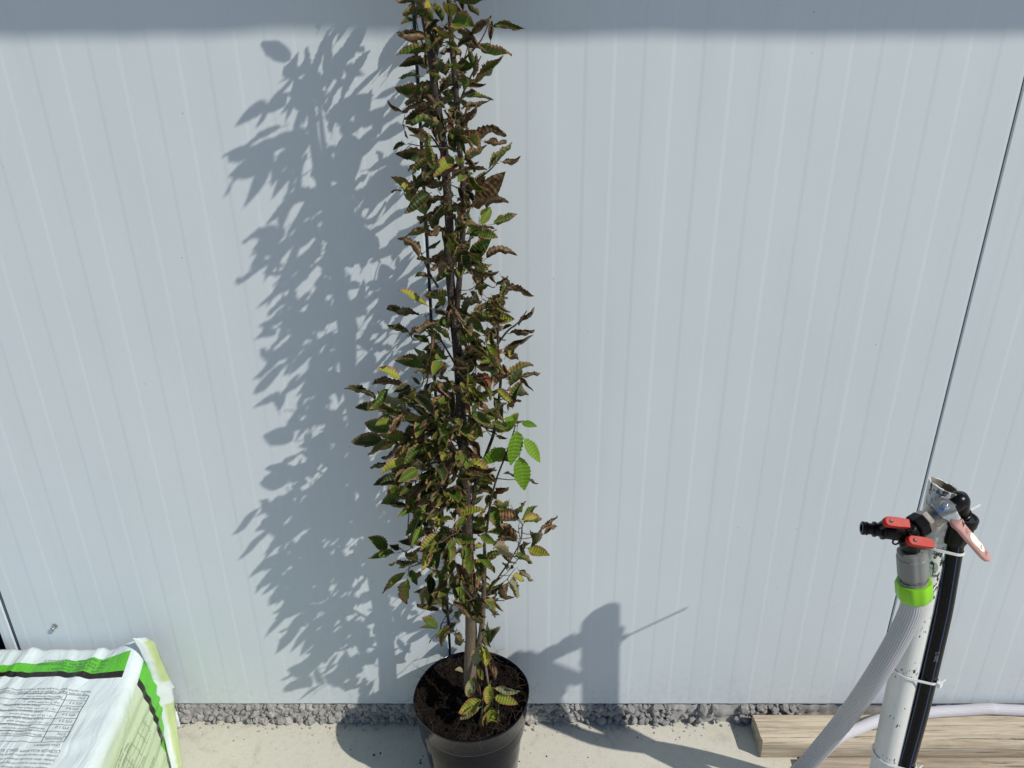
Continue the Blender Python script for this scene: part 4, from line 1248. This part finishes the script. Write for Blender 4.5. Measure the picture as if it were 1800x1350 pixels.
# ================================================================== TIMBER
def beam(name, x0, x1, d0, d1, z0, z1, mat, label, seed, cat="timber"):
    NXb = 60
    vv, fc = [], []
    prof_ = [(d0 + 0.004, z0), (d1 - 0.004, z0), (d1, z0 + 0.004), (d1, (z0 + z1) / 2), (d1 + 0.001, z1 - 0.005), (d1 - 0.005, z1), ((d0 + d1) * 0.5 + 0.02, z1), ((d0 + d1) / 2 - 0.01, z1), (d0 + 0.005, z1), (d0, z1 - 0.005), (d0, z0 + 0.004)]
    m = len(prof_)
    ox, oy, oz = (x0 + x1) / 2, -(d0 + d1) / 2, z0
    for i in range(NXb + 1):
        x = x0 + (x1 - x0) * i / NXb
        for k, (d, z) in enumerate(prof_):
            e = 0.0028 * noise.noise(Vector((x * 5, k * 1.7, seed))) + 0.0012 * noise.noise(Vector((x * 26, k * 3.1, seed + 3)))
            xx = x + (0.006 * noise.noise(Vector((k * 1.3, seed, 1))) if i in (0, NXb) else 0)
            zz = z + (e if z > z0 + 0.001 else 0)
            vv.append((xx - ox, -(d + e * 0.8) - oy, zz - oz))
    for i in range(NXb):
        for k in range(m):
            k2 = (k + 1) % m
            fc.append((i * m + k, (i + 1) * m + k, (i + 1) * m + k2, i * m + k2))
    fc.append(tuple(range(m))); fc.append(tuple(NXb * m + k for k in range(m - 1, -1, -1)))
    o = mk(name, vv, fc, mat, None, True, (ox, oy, oz))
    flat_shade_by_angle(o, 40)
    return tag(o, label, cat)
beam("timber_batten", 0.531, 1.75, 0.018, 0.101, 0.001, 0.050, M['wood'], "thick weathered timber batten lying along the foot of the wall behind the post", 2.0)
beam("timber_board", 0.62, 1.75, 0.116, 0.215, 0.001, 0.026, M['wood2'], "thin weathered board on the ground just in front of the thick batten", 9.0)

# ================================================================== WHITE POST WITH WATER PIPE
QD = 0.322
post_top = P(1660, 858, QD)
PXp, PYp = post_top.x, -QD
post = empty("white_post", (PXp, PYp, 0), "hollow white pipe post with chipped paint and an open slanted top", "post")
pr = 0.0240
NS = 40
pv, pf = [], []
hs = [0.0, 0.15, 0.30, 0.45, 0.60, 1.0]
lean = P(1556, 1340, QD).x - P(1660, 860, QD).x * 1.0
zb = P(1556, 1340, QD).z
def post_axis(z):
    t = (post_top.z - z) / (post_top.z - zb)
    return Vector((PXp + lean * t, PYp, z))
tz = post_top.z
for h in hs:
    for k in range(NS):
        a = 2 * math.pi * k / NS
        ztop = tz + 0.004 - 0.008 * math.cos(a) + 0.002 * noise.noise(Vector((math.cos(a) * 3, math.sin(a) * 3, 1)))
        z = h * ztop
        c = post_axis(z)
        pv.append((c.x + pr * math.cos(a), c.y + pr * math.sin(a), z))
for h, ins in ((1.0, 0.0028), (0.93, 0.0028), (0.80, 0.0028)):
    for k in range(NS):
        a = 2 * math.pi * k / NS
        ztop = tz + 0.004 - 0.008 * math.cos(a) + 0.002 * noise.noise(Vector((math.cos(a) * 3, math.sin(a) * 3, 1)))
        z = h * ztop
        c = post_axis(z)
        pv.append((c.x + (pr - ins) * math.cos(a), c.y + (pr - ins) * math.sin(a), z))
for i in range(len(hs)):
    for k in range(NS):
        k2 = (k + 1) % NS
        pf.append((i * NS + k, i * NS + k2, (i + 1) * NS + k2, (i + 1) * NS + k))
flat_shade_by_angle(mk("post_shell", pv, pf, M['post'], post), 40)
nb = len(hs) * NS
iv = pv[nb:]; 
ifc = [(i * NS + k, i * NS + (k + 1) % NS, (i + 1) * NS + (k + 1) % NS, (i + 1) * NS + k) for i in range(2) for k in range(NS)]
iv = [(p[0] + (post_axis(p[2]).x - p[0]) * 0.02, p[1] + (PYp - p[1]) * 0.02, p[2]) for p in iv]
mk("post_bore", iv, ifc, M['grime'], post)

ND = QD + 0.014            # the black pipe stands beside the post
wp = empty("water_pipe", (P(1590, 1340, ND).x, -ND, 0), "black plastic water pipe with thin blue stripes strapped to the white post", "pipe")
pipe_px = [(1550, 1500), (1577, 1400), (1592, 1340), (1616, 1250), (1637, 1160), (1655, 1080), (1667, 1010), (1675, 960), (1681, 925)]
pp = smooth_path([P(x, y, ND) for x, y in pipe_px], 5)
r_p = 0.0158
mk("pipe", *tube(pp, r_p, 28), M['bpipe'], wp)
fr = frames(pp)
for da in (-0.5, 0.55):
    tv, tf = [], []
    for i, (p, (t, n_, b_)) in enumerate(zip(pp, fr)):
        vw = (camp - p); vw = (vw - t * vw.dot(t)).normalized(); sd = t.cross(vw)
        for s_ in (-1, 1):
            an = da + s_ * 0.07
            tv.append(p + (vw * math.cos(an) + sd * math.sin(an)) * (r_p + 0.0004))
        if i: tf.append((2 * i - 2, 2 * i - 1, 2 * i + 1, 2 * i))
    mk("pipe_stripe", tv, tf, M['blue'], wp)
# print along the pipe
def text_on_pipe(body, size, frac0, an, mat):
    vs_, fs = text_mesh(body, size)
    seg = [0.0]
    for i in range(1, len(pp)): seg.append(seg[-1] + (pp[i] - pp[i - 1]).length)
    tot = seg[-1]; out = []
    for (x, y, z) in vs_:
        s_ = frac0 * tot + x
        i = max(1, min(len(pp) - 1, next((k for k in range(len(pp)) if seg[k] >= s_), len(pp) - 1)))
        w = (s_ - seg[i - 1]) / (seg[i] - seg[i - 1])
        p = pp[i - 1].lerp(pp[i], w); t = fr[i][0]
        vw = (camp - p); vw = (vw - t * vw.dot(t)).normalized(); sd = t.cross(vw)
        a_ = an - y / r_p
        out.append(p + (vw * math.cos(a_) + sd * math.sin(a_)) * (r_p + 0.0005))
    mk("pipe_print", out, fs, mat, wp, False)
text_on_pipe("20012", 0.009, 0.66, 0.62, M['print'])
# compression nut, collar and elbow
nx0 = P(1681, 928, ND)
up = Vector((0.10, 0.05, 1)).normalized()
def ribbed(k, i): return 1.0 + (0.035 if k % 4 < 2 else 0)
o = mk("coupling_nut", *lathe([(-0.024, 0.0160), (-0.024, 0.0190), (-0.016, 0.0215), (0.002, 0.0235), (0.012, 0.0240)], nx0, up, 48, None, ribbed), M['bplastic'], wp); flat_shade_by_angle(o, 35)
o = mk("collar", *lathe([(0.010, 0.0235), (0.011, 0.0262), (0.022, 0.0266), (0.0245, 0.0255), (0.025, 0.0225), (0.022, 0.0205), (0.022, 0.014)], nx0, up, 48), M['bplastic'], wp); flat_shade_by_angle(o, 35)
ctr_ = P(1684, 882, ND + 0.004)
sb = P(1594, 936, QD + 0.050)                            # where the splitter forks
VA = (sb - ctr_).normalized()                             # axis of the valve: down to the left and a little towards the viewer
VL = (sb - ctr_).length
e0 = nx0 + up * 0.016
elb = smooth_path([e0, ctr_.lerp(e0, 0.45), ctr_ + Vector((0.001, 0, 0.003)), ctr_ + VA * 0.012, ctr_ + VA * 0.022, ctr_ + VA * VL * 0.28], 6)
o = mk("elbow", *tube(elb, [0.0150] * len(elb), 30), M['bplastic'], wp)
mk("elbow_rim", *lathe([(0.0, 0.0150), (0.001, 0.0180), (0.006, 0.0180), (0.007, 0.0150)], ctr_ + VA * (VL * 0.28 - 0.007), VA, 36), M['bplastic'], wp)
ev_ = (ctr_ - e0).normalized()
mk("elbow_rim", *lathe([(0.0, 0.0150), (0.001, 0.0178), (0.004, 0.0178), (0.005, 0.0150)], e0 + ev_ * 0.010, ev_, 36), M['bplastic'], wp)

# ---- ball valve
v0 = ctr_ + VA * VL * 0.28
valve = empty("ball_valve", v0, "metal ball valve with a bright steel lever and faded pink grip", "valve")
o = mk("valve_body", *lathe([(0.0, 0.0), (0.0, 0.0150), (0.003, 0.0165), (0.009, 0.0165), (0.011, 0.0140), (0.020, 0.0170), (0.030, 0.0140), (0.033, 0.0130)], v0, VA, 40), M['brassnickel'], valve); flat_shade_by_angle(o, 35)
o = mk("end_nut", *lathe([(0.032, 0.0), (0.032, 0.0185), (0.040, 0.0185), (0.042, 0.0170), (0.043, 0.0)], v0, VA, 6, Vector((0, 0, 1))), M['brassnickel'], valve); flat_shade_by_angle(o, 25)
view0 = (camp - v0).normalized()
LN = (Vector((0, 0, 1)) * 0.45 + view0 * 0.85); LN = (LN - VA * LN.dot(VA)).normalized()   # the lever faces up and towards the viewer
sc = v0 + VA * 0.008 + LN * 0.0165
mk("valve_neck", *lathe([(-0.012, 0.0085), (0.0, 0.0082), (0.005, 0.0070)], sc, LN, 24), M['brassnickel'], valve)
bendp = P(1684, 922, QD + 0.074)
tipp = P(1737, 983, QD + 0.060)
LDn = (bendp - sc); LDn = (LDn - LN * LDn.dot(LN)).normalized(); LW = LN.cross(LDn).normalized()
if LW.z < 0: LW = -LW
path = [sc - LDn * 0.014 - VA * -0.004 + LN * 0.005, sc + LN * 0.005, sc + LDn * 0.014 + LN * 0.005, sc.lerp(bendp, 0.75) + LN * 0.002, bendp, bendp.lerp(tipp, 0.25)]
wid_ = [0.020, 0.031, 0.027, 0.019, 0.018, 0.017]
def strip(name, pts, wds, th, mat, parent, n=5, rnd_end=False):
    sp = smooth_path(pts, n); m_ = len(sp)
    vv, fc = [], []
    for i, p in enumerate(sp):
        t = i / (m_ - 1) * (len(wds) - 1); k = min(int(t), len(wds) - 2); w = wds[k] + (wds[k + 1] - wds[k]) * (t - k)
        if rnd_end:
            e = (m_ - 1 - i) / 6.0
            if e < 1: w *= math.sqrt(max(0.05, 1 - (1 - e) ** 2))
        tg = (sp[min(m_ - 1, i + 1)] - sp[max(0, i - 1)]).normalized()
        nn = (LN - tg * LN.dot(tg)).normalized(); lw = nn.cross(tg).normalized()
        if lw.dot(LW) < 0: lw = -lw
        prof2 = [(-0.5, -0.25), (-0.40, -0.5), (0.40, -0.5), (0.5, -0.25), (0.5, 0.25), (0.40, 0.5), (-0.40, 0.5), (-0.5, 0.25)]
        for (a_, b_) in prof2: vv.append(p + lw * (a_ * w) + nn * (b_ * th))
    for i in range(m_ - 1):
        for k in range(8):
            k2 = (k + 1) % 8
            fc.append((i * 8 + k, i * 8 + k2, (i + 1) * 8 + k2, (i + 1) * 8 + k))
    fc += [tuple(range(7, -1, -1)), tuple((m_ - 1) * 8 + k for k in range(8))]
    return flat_shade_by_angle(mk(name, vv, fc, mat, parent), 50)
lever = strip("lever", path, wid_, 0.0032, M['chrome'], valve)
gp = [sc.lerp(bendp, 0.92), bendp + LN * 0.001, bendp.lerp(tipp, 0.22), bendp.lerp(tipp, 0.62), tipp]
grip = strip("lever_grip", gp, [0.0190, 0.0200, 0.0195, 0.0200, 0.0205], 0.0080, M['grip'], lever, 8, True)
# torn paper patch and faint letters on the grip
g0, g1 = bendp.lerp(tipp, 0.22), tipp
gax = (g1 - g0).normalized(); gn = (LN - gax * LN.dot(gax)).normalized(); gw = gn.cross(gax).normalized()
out_ = [(0.006, -0.006), (0.012, -0.0092), (0.022, -0.0085), (0.030, -0.0068), (0.0345, -0.0078), (0.041, -0.006), (0.046, -0.001), (0.0445, 0.0062), (0.038, 0.0088), (0.030, 0.0080), (0.021, 0.0092), (0.011, 0.0088), (0.0055, 0.004)]
k_ = (g1 - g0).length / 0.066
mk("grip_label", *prism([(x * k_, y * 0.80) for x, y in out_], g0 + gn * 0.0041, gax, gw, gn, 0.0007), M['sticker'], lever, False)
def letters(name, body, size, o, ex, ey, ez, mat, parent, lift):
    vs_, fs = text_mesh(body, size)
    return mk(name, [o + ex * x + ey * y + ez * lift for (x, y, z) in vs_], fs, mat, parent, False)
letters("grip_letters", "EX", 0.010, g0 - gax * 0.008 - gw * 0.004, gax * 0.8, gw, gn, M['ink'], lever, 0.0052)
letters("grip_letters", "S", 0.009, g0 + gax * 0.034 * k_ - gw * 0.003, gax, gw, gn, M['ink'], lever, 0.0053)
letters("grip_letters", "IT", 0.011, g0 + gax * 0.049 * k_ - gw * 0.004, gax * 0.8, gw, gn, M['ink'], lever, 0.0047)
o = mk("lever_nut", *lathe([(0.0055, 0.0), (0.0055, 0.0075), (0.0100, 0.0075), (0.0108, 0.0062), (0.0108, 0.0)], sc, LN, 6), M['chrome'], valve); flat_shade_by_angle(o, 25)
mk("lever_stud", *lathe([(0.0105, 0.0), (0.0105, 0.0046), (0.0135, 0.0044), (0.0140, 0.0034), (0.0134, 0.0)], sc, LN, 20), M['chrome'], valve)

# ---- two-way splitter
s0 = v0 + VA * 0.042
split = empty("hose_splitter", s0, "black two-way hose splitter with two red levers", "splitter")
o = mk("swivel_nut", *lathe([(0.0, 0.0), (0.0, 0.0185), (0.002, 0.0200), (0.016, 0.0200), (0.018, 0.0180), (0.020, 0.0)], s0, VA, 8, Vector((0.3, 0, 1))), M['bplastic'], split); flat_shade_by_angle(o, 25)
OL = (P(1514, 928, QD + 0.040) - sb)                  # outlet to the left
OLn = OL.normalized(); oll = OL.length
gtop = P(1603, 972, QD + 0.050)
OD = (gtop - sb); ODn = OD.normalized(); odl = OD.length
mk("splitter_body", *tube(smooth_path([s0 + VA * 0.014, sb, sb + VA * 0.006], 4), [0.0150] * 9, 24), M['bplastic'], split)
o = mk("outlet", *lathe([(-0.010, 0.0130), (0.010, 0.0140), (oll * 0.48, 0.0130), (oll * 0.50, 0.0145), (oll * 0.56, 0.0145), (oll * 0.58, 0.0105), (oll * 0.68, 0.0100), (oll * 0.69, 0.0118), (oll * 0.74, 0.0118), (oll * 0.76, 0.0088), (oll * 0.86, 0.0088), (oll * 0.87, 0.0104), (oll * 0.90, 0.0104), (oll * 0.905, 0.0090), (oll * 0.935, 0.0090), (oll * 0.94, 0.0104), (oll * 0.985, 0.0104), (oll, 0.0090), (oll, 0.0060), (oll * 0.9, 0.0060), (oll * 0.9, 0.0)], sb, OLn, 32), M['bplastic'], split); flat_shade_by_angle(o, 35)
o = mk("outlet", *lathe([(-0.012, 0.0125), (0.006, 0.0155), (odl * 0.70, 0.0150), (odl * 0.80, 0.0130), (odl * 1.15, 0.0125)], sb, ODn, 32), M['bplastic'], split); flat_shade_by_angle(o, 35)
ec = P(1575, 952, QD + 0.056)
mk("eyelet", *tube([ec + Vector((0.005 * math.cos(a), 0, 0.005 * math.sin(a))) for a in [2 * math.pi * k / 16 for k in range(17)]], 0.0015, 6, False), M['bplastic'], split)
def red_lever(pl, pr_, depth):
    a = P(pl[0], pl[1], depth); b = P(pr_[0], pr_[1], depth - 0.002)
    ex = (b - a); ln = ex.length; ex.normalize()
    vw = (camp - a).normalized(); ez = (vw * 0.9 + Vector((0, 0, 0.35))); ez = (ez - ex * ez.dot(ex)).normalized(); ey = ez.cross(ex)
    rr = 0.0074
    outl = [(rr + rr * math.cos(t), rr * math.sin(t)) for t in [math.pi / 2 + math.pi * k / 10 for k in range(11)]]
    outl += [(ln * 0.55, -0.0084), (ln - 0.001, -0.0080), (ln, -0.0070), (ln, 0.0040), (ln - 0.001, 0.0048), (ln * 0.6, 0.0070)]
    L_ = mk("red_lever", *prism(outl, a - ez * 0.004, ex, ey, ez, 0.010, 0.0012), M['red'], split)
    flat_shade_by_angle(L_, 30)
    mk("lever_hole_disc", *lathe([(0.0, 0.0), (0.0, 0.0028), (0.0006, 0.0030), (0.0008, 0.0020), (0.0002, 0.0)], a + ex * 0.0100 + ez * 0.0058, ez, 16), M['bplastic'], L_)  # black disc drawn for the lever's hole, its shade put into the colour
    mk("lever_pivot", *lathe([(-0.022, 0.0065), (-0.003, 0.0065)], a + ex * 0.0100, ez, 16), M['bplastic'], split)
red_lever((1552, 917), (1596, 920), QD + 0.065)
red_lever((1593, 950), (1638, 955), QD + 0.078)

# ---- hose with its coupling
ha = P(1603, 966, QD + 0.050); hb = P(1607, 1042, QD + 0.052)
hax = (hb - ha).normalized(); hl = (hb - ha).length
hose = empty("garden_hose", GZ(1340, 1450, 0.0), "thick grey ribbed hose with grey coupling and lime green nut hanging from the splitter", "hose")
def flute(k, i): return 1.0 - (0.05 if (k % 6) < 2 else 0.0)
o = mk("hose_coupling", *lathe([(0.0, 0.0), (0.0, 0.0180), (0.002, 0.0215), (0.010, 0.0215), (0.012, 0.0228), (hl * 0.56, 0.0228), (hl * 0.60, 0.0205), (hl * 0.66, 0.0190), (hl * 0.66, 0.0215), (hl * 0.70, 0.0220), (hl * 0.72, 0.0190)], ha, hax, 48, None, flute), M['grey'], hose); flat_shade_by_angle(o, 30)
def lobes(k, i): return 1.0 + 0.030 * math.cos(k / 48 * 2 * math.pi * 9)
o = mk("hose_nut", *lathe([(hl * 0.70, 0.0190), (hl * 0.71, 0.0250), (hl * 0.76, 0.0268), (hl * 1.0, 0.0268), (hl * 1.08, 0.0250), (hl * 1.12, 0.0215), (hl * 1.12, 0.0170)], ha, hax, 48, None, lobes), M['lime'], hose); flat_shade_by_angle(o, 40)
hp = [ha + hax * hl * 1.04, P(1601, 1075, QD + 0.050), P(1577, 1125, QD + 0.040), P(1535, 1195, QD + 0.014), P(1487, 1262, QD - 0.060), P(1430, 1330, QD - 0.122), P(1380, 1385, QD - 0.160)]
lp_ = hp[-1]
hp += [Vector((lp_.x - 0.035, lp_.y - 0.060, 0.030)), Vector((lp_.x - 0.045, lp_.y - 0.12, 0.018)), Vector((lp_.x - 0.03, lp_.y - 0.18, 0.018)), Vector((lp_.x + 0.03, lp_.y - 0.25, 0.018)), Vector((lp_.x + 0.15, lp_.y - 0.33, 0.018)), Vector((lp_.x + 0.6, lp_.y - 0.38, 0.018)), Vector((1.7, lp_.y - 0.42, 0.018))]
def ribbed_hose(name, pts, r, nrib, mat, groove, parent):
    sides = nrib * 3
    fr_ = frames(pts); vv, fc, mi = [], [], []
    for p, (t, n_, b_) in zip(pts, fr_):
        for k in range(sides):
            a = 2 * math.pi * k / sides
            rr = r * (0.968 if k % 3 == 2 else 1.0)
            vv.append(p + (n_ * math.cos(a) + b_ * math.sin(a)) * rr)
    for i in range(len(pts) - 1):
        for k in range(sides):
            k2 = (k + 1) % sides
            fc.append((i * sides + k, i * sides + k2, (i + 1) * sides + k2, (i + 1) * sides + k))
            mi.append(0 if k % 3 == 0 else 1)
    o_ = mk(name, vv, fc, mat, parent, True)
    o_.data.materials.append(groove)
    o_.data.polygons.foreach_set("material_index", mi)
    return flat_shade_by_angle(o_, 20)
ribbed_hose("hose_pipe", smooth_path(hp, 8), 0.0180, 30, M['hose'], M['groove'], hose)

# ---- thinner hose lying on the batten
h2 = [Vector((1.7, -0.045, 0.064)), P(1800, 1249, 0.022), P(1740, 1246, 0.020), P(1690, 1249, 0.022), P(1635, 1256, 0.028), P(1588, 1262, 0.036), P(1545, 1270, 0.050), P(1508, 1288, 0.074), P(1470, 1313, 0.100), P(1425, 1345, 0.128), Vector((0.57, -0.20, 0.024)), Vector((0.48, -0.28, 0.013)), Vector((0.40, -0.40, 0.013)), Vector((0.45, -0.55, 0.013)), Vector((0.8, -0.62, 0.013))]
for i in range(1, 9): 
    if h2[i].z < 0.064: h2[i].z = 0.064
h2s = smooth_path(h2, 8)
for p in h2s:
    if p.z < 0.0135: p.z = 0.0135
h2o = ribbed_hose("thin_hose", h2s, 0.0125, 26, M['hose2'], M['groove2'], None)
tag(h2o, "thinner pale ribbed hose running along the wall and over the timber batten", "hose")

# ---- cable ties
def cable_tie(z, label, tail=None, head_right=True):
    i = min(range(len(pp)), key=lambda k: abs(pp[k].z - z))
    a = post_axis(z); b = Vector((pp[i].x, pp[i].y, z))
    ra, rb = pr + 0.0014, r_p + 0.0014
    ax = Vector((b.x - a.x, b.y - a.y, 0)); dist = ax.length; ax.normalize(); sd = Vector((-ax.y, ax.x, 0))
    phi = math.acos((ra - rb) / dist)
    pts = []
    for k in range(15):
        t = -phi + (2 * phi) * k / 14
        pts.append(b + ax * rb * math.cos(t) + sd * rb * math.sin(t))
    for k in range(21):
        t = phi + (2 * math.pi - 2 * phi) * k / 20
        pts.append(a + ax * ra * math.cos(t) + sd * ra * math.sin(t))
    pts.append(pts[0])
    tilt = Vector((-0.10, 0, 0))
    cen = (a + b) / 2
    mb = MB(); vv, fc = [], []
    for j, p in enumerate(pts):
        q = Vector((p.x, p.y, z - 0.14 * (p.x - cen.x)))
        c_ = b if (p - b).length < rb + 0.002 else a
        on = Vector((p.x - c_.x, p.y - c_.y, 0)).normalized()
        for (dz, dr) in ((-0.0022, 0), (0.0022, 0), (0.0022, 0.0013), (-0.0022, 0.0013)):
            vv.append(q + Vector((0, 0, dz)) + on * dr)
    for j in range(len(pts) - 1):
        for k in range(4):
            k2 = (k + 1) % 4
            fc.append((j * 4 + k, j * 4 + k2, (j + 1) * 4 + k2, (j + 1) * 4 + k))
    root = empty("cable_tie", (cen.x, cen.y, z), label, "cable tie")
    mk("strap", vv, fc, M['tie'], root, False)
    if tail is None:
        h = b + Vector((0.55, -0.83, 0)) * (rb + 0.004); h.z = z - 0.14 * (h.x - cen.x)
        flat_shade_by_angle(mk("head", *box(h, Vector((0.83, 0.55, 0)), Vector((-0.55, 0.83, 0)), Vector((0, 0, 1)), 0.009, 0.007, 0.0085), M['tie'], root), 30)
        mk("tail", *box(h + Vector((0.008, 0.004, 0.004)), Vector((0.9, 0.4, 0.3)).normalized(), Vector((-0.4, 0.9, 0)).normalized(), Vector((0, 0, 1)), 0.012, 0.0012, 0.004), M['tie'], root, False)
    else:
        h = a + Vector((0.35, 0.94, 0)) * (ra + 0.004); h.z = z
        flat_shade_by_angle(mk("head", *box(h, Vector((1, 0, 0)), Vector((0, 1, 0)), Vector((0, 0, 1)), 0.009, 0.007, 0.0085), M['tie'], root), 30)
        t1 = tail
        ex = (t1 - h).normalized(); ez = Vector((0, 0, 1)); ez = (ez - ex * ez.dot(ex)).normalized(); ey = ez.cross(ex)
        mk("tail", *box((h + t1) / 2, ex, ey, ez, (t1 - h).length, 0.0013, 0.0042), M['tie'], root, False)
cable_tie(P(1660, 962, ND).z, "white cable tie with a long loose tail just below the valve", P(1723, 887, QD - 0.058))
cable_tie(P(1620, 1187, ND).z, "white cable tie round the post and pipe, middle one of the three")
cable_tie(P(1578, 1338, ND).z, "lowest white cable tie, near the foot of the post in front of the timber")
